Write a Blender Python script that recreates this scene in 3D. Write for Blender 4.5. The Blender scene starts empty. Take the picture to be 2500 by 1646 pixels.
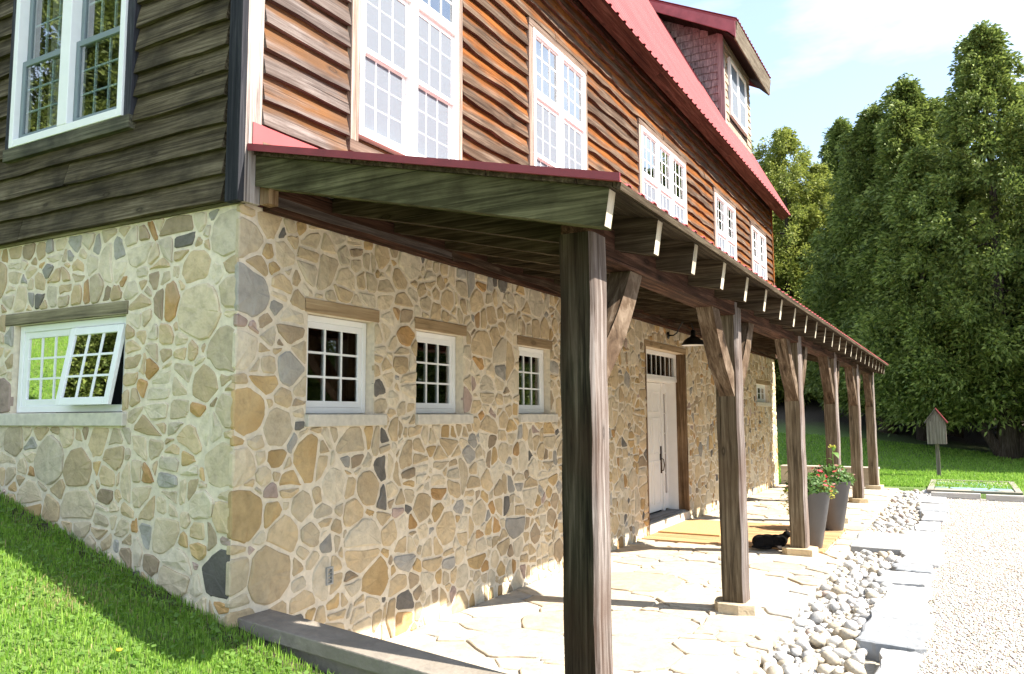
import bpy, bmesh, math, random
import numpy as np
from mathutils import Vector, Matrix

R = random.Random(7)
NP = np.random.default_rng(11)
S = bpy.context.scene
COL = S.collection

# ------------------------------------------------------------------ camera
CAM = Vector((3.932, -3.504, 1.70))
YAW, PITCH, ROLL = math.radians(29.162), math.radians(5.652), math.radians(-0.313)
fw = Vector((-math.sin(YAW)*math.cos(PITCH), math.cos(YAW)*math.cos(PITCH), math.sin(PITCH)))
rt = Vector((math.cos(YAW), math.sin(YAW), 0))
up = rt.cross(fw)
r2 = rt*math.cos(ROLL)+up*math.sin(ROLL)
u2 = up*math.cos(ROLL)-rt*math.sin(ROLL)
cd = bpy.data.cameras.new('camera')
cd.sensor_width = 36
cd.lens = 1946.23/2500*36
cd.clip_end = 600
co = bpy.data.objects.new('camera', cd)
COL.objects.link(co)
M = Matrix((( r2.x, u2.x, -fw.x, CAM.x), (r2.y, u2.y, -fw.y, CAM.y), (r2.z, u2.z, -fw.z, CAM.z), (0, 0, 0, 1)))
co.matrix_world = M
S.camera = co

# ------------------------------------------------------------------ sky and sun
SUN = Vector((1.0, 0.235, 1.035)).normalized()
SUN_EL = math.asin(SUN.z)
SUN_AZ = math.atan2(SUN.x, SUN.y)            # from +Y towards +X
W = bpy.data.worlds.new('World'); S.world = W; W.use_nodes = True
wn, wl = W.node_tree.nodes, W.node_tree.links
wn.clear()
sky = wn.new('ShaderNodeTexSky'); sky.sky_type = 'NISHITA'; sky.sun_disc = False
sky.sun_elevation = SUN_EL; sky.sun_rotation = SUN_AZ
sky.air_density = 1.0; sky.dust_density = 0.6; sky.ozone_density = 1.4; sky.altitude = 250
tc = wn.new('ShaderNodeTexCoord')
mp = wn.new('ShaderNodeMapping'); mp.inputs['Scale'].default_value = (1.6, 1.6, 5.0)
mp.inputs['Location'].default_value = (0.3, 0.1, 0.0)
wl.new(tc.outputs['Generated'], mp.inputs['Vector'])
cn = wn.new('ShaderNodeTexNoise'); cn.inputs['Scale'].default_value = 1.7; cn.inputs['Detail'].default_value = 7
cn.inputs['Roughness'].default_value = 0.55
wl.new(mp.outputs['Vector'], cn.inputs['Vector'])
cr = wn.new('ShaderNodeValToRGB')
cr.color_ramp.elements[0].position = 0.40; cr.color_ramp.elements[0].color = (0.14, 0.14, 0.14, 1)
cr.color_ramp.elements[1].position = 0.70; cr.color_ramp.elements[1].color = (0.75, 0.75, 0.75, 1)
wl.new(cn.outputs['Fac'], cr.inputs['Fac'])
mx = wn.new('ShaderNodeMix'); mx.data_type = 'RGBA'
mx.inputs[7].default_value = (6.2, 6.7, 7.2, 1)
wl.new(cr.outputs['Color'], mx.inputs[0]); wl.new(sky.outputs['Color'], mx.inputs[6])
bg = wn.new('ShaderNodeBackground'); bg.inputs['Strength'].default_value = 0.115
wl.new(mx.outputs[2], bg.inputs['Color'])
wo = wn.new('ShaderNodeOutputWorld'); wl.new(bg.outputs['Background'], wo.inputs['Surface'])

sd = bpy.data.lights.new('sun', 'SUN'); sd.energy = 5.0; sd.angle = math.radians(0.53); sd.color = (1.0, 0.94, 0.85)
so = bpy.data.objects.new('sun', sd); COL.objects.link(so)
so.rotation_euler = SUN.to_track_quat('Z', 'Y').to_euler(); so.location = (30, 8, 32)

vs = S.view_settings
S.display_settings.display_device = 'sRGB'
vs.view_transform = 'Standard'; vs.look = 'None'; vs.gamma = 1.0; vs.exposure = 1.65
try: vs.use_curve_mapping = False
except Exception: pass
S.render.engine = 'CYCLES'
S.cycles.max_bounces = 8; S.cycles.diffuse_bounces = 4; S.cycles.glossy_bounces = 4
S.cycles.transparent_max_bounces = 12; S.cycles.transmission_bounces = 4
S.cycles.sample_clamp_indirect = 8.0
S.cycles.use_denoising = True
try: S.cycles.denoiser = 'OPENIMAGEDENOISE'
except Exception: pass
S.cycles.use_adaptive_sampling = True; S.cycles.adaptive_threshold = 0.02

# ------------------------------------------------------------------ node helpers
class NT:
    def __init__(s, name):
        s.m = bpy.data.materials.new(name); s.m.use_nodes = True
        s.t = s.m.node_tree; s.n = s.t.nodes; s.l = s.t.links; s.n.clear()
        s.out = s.n.new('ShaderNodeOutputMaterial')
        s.b = s.n.new('ShaderNodeBsdfPrincipled')
        s.l.new(s.b.outputs[0], s.out.inputs['Surface'])
    def new(s, typ, **kw):
        n = s.n.new(typ)
        for k, v in kw.items():
            if k in n.inputs.keys(): n.inputs[k].default_value = v
            else: setattr(n, k, v)
        return n
    def link(s, a, b): s.l.new(a, b)
    def coords(s, scale=(1, 1, 1), rnd=37.0, kind='Object'):
        tc = s.new('ShaderNodeTexCoord'); oi = s.new('ShaderNodeObjectInfo')
        ml = s.new('ShaderNodeMath', operation='MULTIPLY'); ml.inputs[1].default_value = rnd
        s.link(oi.outputs['Random'], ml.inputs[0])
        ad = s.new('ShaderNodeVectorMath', operation='ADD')
        s.link(tc.outputs[kind], ad.inputs[0]); s.link(ml.outputs[0], ad.inputs[1])
        mp = s.new('ShaderNodeMapping'); mp.inputs['Scale'].default_value = scale
        s.link(ad.outputs[0], mp.inputs['Vector'])
        return mp.outputs['Vector']
    def noise(s, vec, scale, detail=5, rough=0.55, dist=0.0):
        n = s.new('ShaderNodeTexNoise', Scale=scale, Detail=detail, Roughness=rough, Distortion=dist)
        if vec is not None: s.link(vec, n.inputs['Vector'])
        return n.outputs['Fac']
    def ramp(s, fac, stops):
        r = s.new('ShaderNodeValToRGB'); e = r.color_ramp.elements
        while len(e) < len(stops): e.new(0.5)
        for i, (p, c) in enumerate(stops):
            e[i].position = p
            e[i].color = (*c, 1) if not isinstance(c, (int, float)) else (c, c, c, 1)
        s.link(fac, r.inputs['Fac']); return r.outputs['Color']
    def mix(s, fac, a, b, mode='MIX'):
        m = s.new('ShaderNodeMix'); m.data_type = 'RGBA'; m.blend_type = mode
        for sock, v in ((m.inputs[0], fac), (m.inputs[6], a), (m.inputs[7], b)):
            if isinstance(v, (int, float)): sock.default_value = v
            elif isinstance(v, tuple): sock.default_value = (*v, 1)
            else: s.link(v, sock)
        return m.outputs[2]
    def math(s, op, a, b=None):
        m = s.new('ShaderNodeMath', operation=op)
        for sock, v in ((m.inputs[0], a), (m.inputs[1], b)):
            if v is None: continue
            if isinstance(v, (int, float)): sock.default_value = v
            else: s.link(v, sock)
        return m.outputs[0]
    def bump(s, h, strength=0.4, dist=0.01):
        b = s.new('ShaderNodeBump', Strength=strength, Distance=dist)
        s.link(h, b.inputs['Height']); s.link(b.outputs[0], s.b.inputs['Normal'])
    def col(s, c):
        if isinstance(c, tuple): s.b.inputs['Base Color'].default_value = (*c, 1)
        else: s.link(c, s.b.inputs['Base Color'])
    def rough(s, v):
        if isinstance(v, (int, float)): s.b.inputs['Roughness'].default_value = v
        else: s.link(v, s.b.inputs['Roughness'])
    def rnd(s):
        oi = s.new('ShaderNodeObjectInfo'); ge = s.new('ShaderNodeNewGeometry')
        a = s.math('ADD', oi.outputs['Random'], ge.outputs['Random Per Island'])
        return s.math('FRACT', a)

def plain(name, c, rough=0.6, metal=0.0, var=0.12, scale=8.0, bump=0.0):
    t = NT(name); v = t.coords()
    n = t.noise(v, scale, 5)
    lo = tuple(x*(1-var) for x in c); hi = tuple(min(1, x*(1+var)) for x in c)
    t.col(t.ramp(n, [(0.3, lo), (0.7, hi)])); t.rough(rough); t.b.inputs['Metallic'].default_value = metal
    if bump: t.bump(n, bump, 0.01)
    return t.m

AX = {'x': (1.3, 34, 34), 'y': (34, 1.3, 34), 'z': (34, 34, 1.3), 'd': (30, 5, 5)}
def wood(name, dark, mid, light, axis, rough=0.8, bump=0.5, stain=None, stain_amt=0.5, knots=True, top=None):
    """weathered timber, grain along a world axis; top = colour of the sheltered upper strip of each lapped board"""
    t = NT(name); v = t.coords(AX[axis])
    g = t.noise(v, 1.0, 9, 0.7, 0.5)
    base = t.ramp(g, [(0.34, dark), (0.5, mid), (0.67, light)])
    rv = t.rnd()
    v2 = t.coords((1, 1, 1))
    if top is not None:
        tc = t.new('ShaderNodeTexCoord'); sp = t.new('ShaderNodeSeparateXYZ'); t.link(tc.outputs['Object'], sp.inputs[0])
        vs_ = t.coords((6, 1.1, 6) if axis == 'y' else (1.1, 6, 6))
        wob = t.noise(vs_, 1.3, 5)
        h = t.math('ADD', t.math('MULTIPLY', sp.outputs['Z'], 4.2), t.math('MULTIPLY', wob, 1.5))
        h = t.math('ADD', h, t.math('MULTIPLY', rv, 0.35))
        f = t.ramp(t.math('SUBTRACT', h, 0.33), [(0.42, 0.0), (0.78, 1.0)])
        tv = t.ramp(g, [(0.25, tuple(x*0.35 for x in top)), (0.5, top), (0.75, tuple(min(1, x*1.7) for x in top))])
        base = t.mix(f, base, tv)
    if stain is not None:
        s = t.ramp(t.noise(v2, 2.3, 5), [(0.42, 0.0), (0.68, 1.0)])
        base = t.mix(t.math('MULTIPLY', s, stain_amt), base, stain)
    if knots:
        kv = t.coords(tuple({1.3: 2.0}.get(a, 5.0) for a in AX[axis]))
        vo = t.new('ShaderNodeTexVoronoi', Scale=1.0, Randomness=1.0); t.link(kv, vo.inputs['Vector'])
        kf = t.ramp(vo.outputs['Distance'], [(0.0, 0.9), (0.05, 0.25), (0.075, 1.0), (0.11, 0.35), (0.18, 0.0)])
        base = t.mix(t.math('MULTIPLY', kf, 0.75), base, tuple(x*0.5 for x in dark))
    # drying checks: thin dark splits along the grain
    cv = t.coords(tuple({1.3: 0.55, 34: 55}.get(a, a) for a in AX[axis]))
    ck = t.noise(cv, 1.0, 2, 0.4)
    cf = t.ramp(ck, [(0.27, 1.0), (0.31, 0.0)])
    base = t.mix(t.math('MULTIPLY', cf, 0.75), base, tuple(x*0.4 for x in dark))
    br = t.math('ADD', t.math('MULTIPLY', rv, 0.6), 0.7)
    base = t.mix(1.0, base, t.ramp(br, [(0.0, 0.0), (1.0, 1.0)]), 'MULTIPLY')
    t.col(base); t.rough(rough); t.b.inputs['Specular IOR Level'].default_value = 0.08
    t.bump(t.math('SUBTRACT', g, t.math('MULTIPLY', cf, 0.6)), bump, 0.008)
    return t.m

def stone(name, c, c2=None, rough=0.9, bump=0.75, scale=14):
    t = NT(name); v = t.coords()
    n = t.noise(v, scale, 8, 0.62); n2 = t.noise(v, scale*0.25, 4)
    c2 = c2 or tuple(x*0.55 for x in c)
    base = t.ramp(n, [(0.25, tuple(x*0.7 for x in c)), (0.5, c), (0.8, tuple(min(1, x*1.25) for x in c))])
    f = t.ramp(n2, [(0.48, 0.0), (0.72, 1.0)])
    base = t.mix(t.math('MULTIPLY', f, 0.65), base, c2)
    br = t.math('ADD', t.math('MULTIPLY', t.rnd(), 0.32), 0.74)
    base = t.mix(1.0, base, t.ramp(br, [(0.0, 0.0), (1.0, 1.0)]), 'MULTIPLY')
    t.col(base); t.rough(rough); t.b.inputs['Specular IOR Level'].default_value = 0.2
    n3 = t.noise(v, scale*0.55, 3, 0.7)
    t.bump(t.math('ADD', t.math('MULTIPLY', n, 0.5), n3), bump, 0.02)
    return t.m

def glass(name, tint=(0.9, 0.95, 0.95), refl=0.10):
    t = NT(name)
    t.n.remove(t.b)
    g = t.new('ShaderNodeBsdfGlossy'); g.inputs['Roughness'].default_value = 0.015
    tr = t.new('ShaderNodeBsdfTransparent'); tr.inputs['Color'].default_value = (*tint, 1)
    fr = t.new('ShaderNodeFresnel', IOR=1.55)
    f = t.math('MAXIMUM', t.math('MINIMUM', t.math('ADD', t.math('MULTIPLY', fr.outputs[0], 1.7 if refl > 0 else 0.42), refl), 1.0), 0.0)
    ms = t.new('ShaderNodeMixShader'); t.link(f, ms.inputs[0]); t.link(tr.outputs[0], ms.inputs[1]); t.link(g.outputs[0], ms.inputs[2])
    t.link(ms.outputs[0], t.out.inputs['Surface'])
    return t.m

def leafmat(name, c1, c2, trans=0.35, rough=0.55):
    t = NT(name)
    ge = t.new('ShaderNodeNewGeometry')
    cc = t.ramp(ge.outputs['Random Per Island'], [(0.0, c1), (1.0, c2)])
    oi = t.new('ShaderNodeObjectInfo')
    br = t.math('ADD', t.math('MULTIPLY', oi.outputs['Random'], 0.3), 0.85)
    cc = t.mix(1.0, cc, t.ramp(br, [(0.0, 0.0), (1.0, 1.0)]), 'MULTIPLY')
    t.col(cc); t.rough(rough); t.b.inputs['Specular IOR Level'].default_value = 0.3
    tl = t.new('ShaderNodeBsdfTranslucent'); t.link(cc, tl.inputs['Color'])
    ms = t.new('ShaderNodeMixShader'); ms.inputs[0].default_value = trans
    t.link(t.b.outputs[0], ms.inputs[1]); t.link(tl.outputs[0], ms.inputs[2])
    t.link(ms.outputs[0], t.out.inputs['Surface'])
    return t.m

# ------------------------------------------------------------------ mesh helpers
WL = {}
def tag(o, label=None, cat=None, group=None, kind=None):
    if label: o['label'] = label
    if cat: o['category'] = cat
    if group: o['group'] = group
    if kind: o['kind'] = kind
    return o

def place(o, loc, parent):
    WL[o] = Vector(loc)
    if parent is not None:
        o.parent = parent; o.location = Vector(loc)-WL[parent]
    else: o.location = loc
    COL.objects.link(o); return o

def empty(name, loc, parent=None):
    o = bpy.data.objects.new(name, None); o.empty_display_size = 0.2
    return place(o, loc, parent)

def mesh(name, vs_, fs, mats=None, parent=None, smooth=False, base=False, mi=None):
    a = np.asarray(vs_, dtype=float).reshape(-1, 3)
    lo, hi = a.min(0), a.max(0); c = (lo+hi)/2
    if base: c[2] = lo[2]
    me = bpy.data.meshes.new(name)
    me.from_pydata((a-c).tolist(), [], fs)
    for m in (mats if isinstance(mats, (list, tuple)) else [mats]):
        if m: me.materials.append(m)
    if mi is not None: me.polygons.foreach_set('material_index', mi)
    if smooth: me.polygons.foreach_set('use_smooth', [True]*len(me.polygons))
    me.update()
    return place(bpy.data.objects.new(name, me), c, parent)

BF = [(0, 3, 2, 1), (4, 5, 6, 7), (0, 1, 5, 4), (1, 2, 6, 5), (2, 3, 7, 6), (3, 0, 4, 7)]
def boxv(b):
    x0, x1, y0, y1, z0, z1 = b
    return [(x0, y0, z0), (x1, y0, z0), (x1, y1, z0), (x0, y1, z0), (x0, y0, z1), (x1, y0, z1), (x1, y1, z1), (x0, y1, z1)]
def boxes(name, bs, mat, parent=None, bevel=0.0, jit=0.0):
    v, f = [], []
    for b in bs:
        k = len(v); v += [tuple(c+R.uniform(-jit, jit) for c in p) for p in boxv(b)] if jit else boxv(b)
        f += [tuple(i+k for i in q) for q in BF]
    o = mesh(name, v, f, mat, parent)
    if bevel:
        m = o.modifiers.new('bevel', 'BEVEL'); m.width = bevel; m.segments = 2; m.limit_method = 'ANGLE'
    return o
def box(name, b, mat, parent=None, bevel=0.0, jit=0.0): return boxes(name, [b], mat, parent, bevel, jit)

def prism(name, poly, axis, a, b, mat, parent=None, bevel=0.0):
    """poly: 2D points; axis y -> (x,z) profile, axis x -> (y,z), axis z -> (x,y)"""
    def P(p, t): return {'y': (p[0], t, p[1]), 'x': (t, p[0], p[1]), 'z': (p[0], p[1], t)}[axis]
    n = len(poly); v = [P(p, a) for p in poly]+[P(p, b) for p in poly]
    f = [tuple(range(n)), tuple(range(2*n-1, n-1, -1))]+[(i, (i+1) % n, n+(i+1) % n, n+i) for i in range(n)]
    o = mesh(name, v, f, mat, parent)
    if bevel:
        m = o.modifiers.new('bevel', 'BEVEL'); m.width = bevel; m.segments = 2; m.limit_method = 'ANGLE'
    return o

def tube(pts, radii, n=8):
    v, f = [], []
    pts = [Vector(p) for p in pts]
    for i, p in enumerate(pts):
        d = (pts[min(i+1, len(pts)-1)]-pts[max(i-1, 0)]).normalized()
        a = d.orthogonal().normalized() if i == 0 else (a-d*a.dot(d)).normalized()
        b = d.cross(a)
        for k in range(n):
            t = 2*math.pi*k/n; v.append(p+(a*math.cos(t)+b*math.sin(t))*radii[i])
    for i in range(len(pts)-1):
        for k in range(n):
            f.append((i*n+k, i*n+(k+1) % n, (i+1)*n+(k+1) % n, (i+1)*n+k))
    f.append(tuple(range(n-1, -1, -1))); f.append(tuple(range((len(pts)-1)*n, len(pts)*n)))
    return [tuple(q) for q in v], f
def lathe(prof, c, n=28, cap=True):
    v, f = [], []
    for r, z in prof:
        for k in range(n):
            t = 2*math.pi*k/n; v.append((c[0]+r*math.cos(t), c[1]+r*math.sin(t), c[2]+z))
    for i in range(len(prof)-1):
        for k in range(n): f.append((i*n+k, i*n+(k+1) % n, (i+1)*n+(k+1) % n, (i+1)*n+k))
    if cap: f.append(tuple(range(n)))
    return v, f

def bigmesh(name, V, F, mats, parent=None, mi=None, smooth=False):
    """numpy: V (n,3), F (m,k) all faces with k corners"""
    me = bpy.data.meshes.new(name); k = F.shape[1]
    me.vertices.add(len(V)); me.vertices.foreach_set('co', np.ascontiguousarray(V, dtype=np.float32).ravel())
    me.loops.add(F.size); me.loops.foreach_set('vertex_index', np.ascontiguousarray(F, dtype=np.int32).ravel())
    me.polygons.add(len(F)); me.polygons.foreach_set('loop_start', np.arange(0, F.size, k, dtype=np.int32))
    me.polygons.foreach_set('loop_total', np.full(len(F), k, dtype=np.int32))
    for m in (mats if isinstance(mats, (list, tuple)) else [mats]): me.materials.append(m)
    if mi is not None: me.polygons.foreach_set('material_index', mi)
    if smooth: me.polygons.foreach_set('use_smooth', np.ones(len(F), dtype=bool))
    me.update(calc_edges=True); me.validate()
    o = bpy.data.objects.new(name, me)
    return place(o, (0, 0, 0), parent)

# ------------------------------------------------------------------ materials
M_mortar = plain('mortar', (0.66, 0.575, 0.445), 0.95, var=0.14, scale=22, bump=0.5)
STONES = [stone('stone tan', (0.55, 0.43, 0.27), (0.49, 0.355, 0.195)), stone('stone beige', (0.59, 0.49, 0.34), (0.53, 0.42, 0.27)),
          stone('stone ochre', (0.52, 0.37, 0.185), (0.42, 0.265, 0.11)), stone('stone grey', (0.37, 0.345, 0.30), (0.26, 0.24, 0.21)),
          stone('stone charcoal', (0.17, 0.155, 0.135), (0.085, 0.08, 0.07)), stone('stone brown', (0.38, 0.295, 0.195), (0.26, 0.19, 0.125)),
          stone('stone rust', (0.47, 0.285, 0.12), (0.36, 0.28, 0.20)), stone('stone rose', (0.44, 0.33, 0.275), (0.36, 0.265, 0.225)),
          stone('stone pale', (0.61, 0.53, 0.395), (0.56, 0.465, 0.33))]
SW = [35, 33, 9, 6, 2.5, 4.5, 3, 2, 18]
M_flag = [stone('flagstone cream', (0.52, 0.45, 0.35), (0.42, 0.365, 0.285), scale=9), stone('flagstone grey', (0.43, 0.40, 0.35), (0.33, 0.31, 0.275), scale=9),
          stone('flagstone buff', (0.53, 0.43, 0.31), (0.44, 0.35, 0.245), scale=9)]
M_sand = plain('joint sand', (0.43, 0.37, 0.28), 0.95, var=0.25, scale=60, bump=0.5)
M_grille_shade = plain('shade-tinted grille', (0.42, 0.47, 0.48), 0.5, var=0.03)  # dimness of the shaded grilles is put into their colour
M_sash_shade = plain('shade-tinted sash', (0.17, 0.215, 0.225), 0.5, var=0.05)  # shade of the recess is put into the sash colour
M_white = plain('white vinyl', (0.80, 0.81, 0.80), 0.4, var=0.03)
M_whitepaint = plain('white paint', (0.80, 0.80, 0.79), 0.45, var=0.03)
M_glass = glass('window glass'); M_glass_dim = glass('window glass dim', refl=-0.012); M_glass_sky = glass('window glass reflective', refl=0.28)
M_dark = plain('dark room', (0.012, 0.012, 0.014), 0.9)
M_curtain = plain('pale curtain', (0.42, 0.47, 0.55), 0.9, var=0.1, scale=3)
t = NT('insect screen'); t.col((0.19, 0.215, 0.25)); t.rough(0.8)
tr_ = t.new('ShaderNodeBsdfTransparent'); ms_ = t.new('ShaderNodeMixShader'); ms_.inputs[0].default_value = 0.62
t.link(tr_.outputs[0], ms_.inputs[1]); t.link(t.b.outputs[0], ms_.inputs[2]); t.link(ms_.outputs[0], t.out.inputs['Surface']); M_screen = t.m
M_blind = plain('grey blind', (0.16, 0.19, 0.21), 0.8, var=0.1)
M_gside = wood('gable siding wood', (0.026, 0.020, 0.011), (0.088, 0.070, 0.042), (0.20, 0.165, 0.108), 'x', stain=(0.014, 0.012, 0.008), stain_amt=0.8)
M_fside = wood('front siding wood', (0.035, 0.022, 0.015), (0.10, 0.066, 0.045), (0.22, 0.16, 0.115), 'y', top=(0.18, 0.060, 0.012), stain=(0.045, 0.024, 0.012), stain_amt=0.45)
M_fside_grey = wood('front siding grey wood', (0.05, 0.04, 0.036), (0.125, 0.10, 0.088), (0.24, 0.205, 0.185), 'y', top=(0.13, 0.062, 0.025), stain=(0.07, 0.048, 0.036), stain_amt=0.4)
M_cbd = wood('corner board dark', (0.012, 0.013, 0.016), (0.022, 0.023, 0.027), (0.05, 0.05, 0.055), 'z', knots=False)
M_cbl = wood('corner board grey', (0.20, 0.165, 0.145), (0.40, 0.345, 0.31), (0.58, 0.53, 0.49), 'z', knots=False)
M_trim_z = wood('window trim upright', (0.12, 0.085, 0.065), (0.27, 0.205, 0.165), (0.45, 0.38, 0.33), 'z', knots=False)
M_trim_y = wood('window trim level', (0.07, 0.045, 0.035), (0.15, 0.105, 0.08), (0.26, 0.20, 0.16), 'y', knots=False)
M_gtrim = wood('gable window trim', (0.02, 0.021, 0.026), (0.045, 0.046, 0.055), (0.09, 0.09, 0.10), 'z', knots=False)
M_gtrim_x = wood('gable window apron', (0.04, 0.04, 0.028), (0.10, 0.095, 0.065), (0.18, 0.165, 0.12), 'x', knots=False, stain=(0.02, 0.02, 0.018), stain_amt=0.8)
M_post = wood('post timber', (0.038, 0.028, 0.017), (0.135, 0.102, 0.064), (0.285, 0.23, 0.155), 'z', stain=(0.10, 0.062, 0.032), stain_amt=0.5)
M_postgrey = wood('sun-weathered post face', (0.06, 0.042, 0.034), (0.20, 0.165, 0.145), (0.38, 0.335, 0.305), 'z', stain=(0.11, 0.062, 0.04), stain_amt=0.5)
M_post_dark = wood('dark post timber', (0.012, 0.010, 0.006), (0.042, 0.035, 0.021), (0.12, 0.095, 0.065), 'z', stain=(0.055, 0.025, 0.013), stain_amt=0.4)
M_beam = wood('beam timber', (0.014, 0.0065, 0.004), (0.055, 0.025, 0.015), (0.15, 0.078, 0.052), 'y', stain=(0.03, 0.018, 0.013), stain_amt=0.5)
M_brace = wood('brace timber', (0.032, 0.022, 0.014), (0.105, 0.073, 0.048), (0.24, 0.185, 0.135), 'd', stain=(0.065, 0.034, 0.018), stain_amt=0.5)
M_raft = wood('rafter timber', (0.022, 0.014, 0.008), (0.068, 0.047, 0.029), (0.15, 0.112, 0.075), 'x', stain=(0.014, 0.009, 0.005), stain_amt=0.4)
M_rake = wood('rake timber', (0.030, 0.028, 0.012), (0.100, 0.092, 0.045), (0.20, 0.185, 0.10), 'x', stain=(0.018, 0.014, 0.006), stain_amt=0.85)
M_raftend = wood('rafter end grain', (0.30, 0.255, 0.18), (0.50, 0.44, 0.33), (0.62, 0.56, 0.45), 'z', knots=False)
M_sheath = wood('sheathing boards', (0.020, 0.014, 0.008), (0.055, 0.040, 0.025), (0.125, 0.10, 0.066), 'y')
M_lintel = wood('lintel timber', (0.20, 0.135, 0.07), (0.36, 0.255, 0.145), (0.47, 0.36, 0.22), 'y', stain=(0.22, 0.15, 0.085), stain_amt=0.4)
M_glintel = wood('gable lintel timber', (0.10, 0.088, 0.058), (0.24, 0.205, 0.13), (0.36, 0.31, 0.205), 'x', stain=(0.07, 0.06, 0.045), stain_amt=0.5)
M_jamb = wood('door jamb timber', (0.075, 0.042, 0.022), (0.21, 0.135, 0.075), (0.38, 0.27, 0.165), 'z', stain=(0.05, 0.03, 0.018), stain_amt=0.6)
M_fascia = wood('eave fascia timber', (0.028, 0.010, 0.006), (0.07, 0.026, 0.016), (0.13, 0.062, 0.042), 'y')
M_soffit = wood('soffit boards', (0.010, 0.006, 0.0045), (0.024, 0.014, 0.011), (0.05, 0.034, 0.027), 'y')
M_dfascia = wood('dormer fascia timber', (0.055, 0.04, 0.028), (0.15, 0.12, 0.085), (0.26, 0.22, 0.165), 'y')
M_drake = plain('dormer rake red', (0.24, 0.075, 0.085), 0.6, var=0.2, scale=5)
def metal_roof(name, c1, c2):
    t = NT(name); v = t.coords((0.6, 0.6, 0.6)); n = t.noise(v, 2.0, 4)
    t.col(t.ramp(n, [(0.3, c1), (0.7, c2)])); t.rough(0.7)
    t.b.inputs['Metallic'].default_value = 0.0; t.b.inputs['Specular IOR Level'].default_value = 0.22
    return t.m
M_red = metal_roof('red metal flashing', (0.34, 0.070, 0.074), (0.40, 0.095, 0.096))
M_redroof = metal_roof('ribbed red roofing', (0.28, 0.060, 0.062), (0.33, 0.082, 0.082))  # even red, slightly deeper than the flashing
M_redtrim = plain('red metal trim', (0.20, 0.022, 0.028), 0.5, var=0.15)
M_shingle = wood('cedar shingle', (0.10, 0.072, 0.075), (0.225, 0.165, 0.165), (0.36, 0.285, 0.275), 'z', knots=False)
M_shingle_f = wood('cedar shingle front', (0.17, 0.125, 0.085), (0.36, 0.285, 0.205), (0.54, 0.45, 0.35), 'z', knots=False)
M_conc = plain('limestone sill', (0.55, 0.51, 0.43), 0.9, var=0.14, scale=18, bump=0.3)
M_farkerb = plain('far kerb concrete', (0.40, 0.345, 0.265), 0.9, var=0.14, scale=14, bump=0.3)
M_kerbcap = stone('kerb concrete', (0.23, 0.20, 0.165), (0.12, 0.105, 0.075), scale=10)
M_black = plain('black iron', (0.012, 0.012, 0.013), 0.45)
M_bronze = plain('dark bronze', (0.045, 0.025, 0.018), 0.35, metal=0.7)

# ------------------------------------------------------------------ ground
def sstep(a, b, x):
    t = np.clip((x-a)/(b-a), 0, 1); return t*t*(3-2*t)
def H(x, y):
    """height of the turf"""
    x = np.asarray(x, float); y = np.asarray(y, float)
    near = np.where(x < 0, 0.43-0.27*x, np.maximum(0.43-0.24*x, -0.02))
    near = near-0.07*np.minimum(y, 0)*sstep(2.0, -1, x)
    near = np.clip(near, -0.06, 3.2)
    w = sstep(9, -3, x)
    far = 0.125*np.maximum(0, y-23)*w+0.09*np.maximum(0, y-38)
    far = np.minimum(far, 6.0)+sstep(-4, -14, x)*1.2
    hid = np.full_like(near, -0.16)
    m = sstep(0.06, 0.10, y); out = near*(1-m)+hid*m
    # left of the house the bank runs on; beyond the far end the lawn starts
    m2 = sstep(16.95, 17.02, y); out = out*(1-m2)+far*m2
    left = sstep(-10.05, -10.3, x)*(y > 0.06)*(y < 17.02); out = out*(1-left)+1.8*left
    g = sstep(3.30, 3.36, x)*(y < 15.6)+0.0; out = np.where(g > 0, np.minimum(out, -0.16), out)
    right = (x > 3.36)*(y >= 15.6)*(y < 17.05); out = np.where(right, 0.0, out)
    return out
xs = np.unique(np.concatenate([np.linspace(-110, -14, 20), np.linspace(-14, 3.3, 60), [3.3, 3.36], np.linspace(3.4, 12, 24), np.linspace(12, 120, 20)]))
ys = np.unique(np.concatenate([np.linspace(-90, -6, 18), np.linspace(-6, 0.06, 32), [0.06, 0.10, 15.59, 15.6, 16.95, 17.02], np.linspace(0.3, 15.5, 12), np.linspace(17.1, 50, 60), np.linspace(52, 200, 24)]))
gx, gy = np.meshgrid(xs, ys)
gz = H(gx, gy)
V = np.stack([gx, gy, gz], -1).reshape(-1, 3)
nx, ny = len(xs), len(ys)
idx = np.arange(nx*ny).reshape(ny, nx)
F = np.stack([idx[:-1, :-1], idx[:-1, 1:], idx[1:, 1:], idx[1:, :-1]], -1).reshape(-1, 4)
t = NT('turf'); v = t.coords(rnd=0)
n1 = t.noise(v, 1.1, 5); n2 = t.noise(v, 45, 4)
c = t.mix(0.5, t.ramp(n1, [(0.3, (0.085, 0.15, 0.022)), (0.7, (0.14, 0.225, 0.035))]), t.ramp(n2, [(0.3, (0.035, 0.065, 0.012)), (0.75, (0.13, 0.20, 0.045))]))
tcg = t.new('ShaderNodeTexCoord'); sp = t.new('ShaderNodeSeparateXYZ'); t.link(tcg.outputs['Object'], sp.inputs[0])
wd = t.ramp(t.math('MULTIPLY', t.math('ADD', sp.outputs['Y'], t.math('MULTIPLY', n1, 4.0)), 0.01), [(0.33, 0.0), (0.37, 1.0)])
c = t.mix(wd, c, t.ramp(n2, [(0.3, (0.022, 0.016, 0.010)), (0.75, (0.075, 0.052, 0.032))]))
yy = t.math('ADD', sp.outputs['Y'], t.math('MULTIPLY', n1, 0.25))
so_ = t.math('MULTIPLY', t.ramp(t.math('ADD', yy, 0.5), [(0.40, 0.0), (0.52, 1.0)]), t.ramp(t.math('ADD', t.math('MULTIPLY', sp.outputs['Y'], -1.0), 0.5), [(0.30, 0.0), (0.34, 1.0)]))
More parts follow.
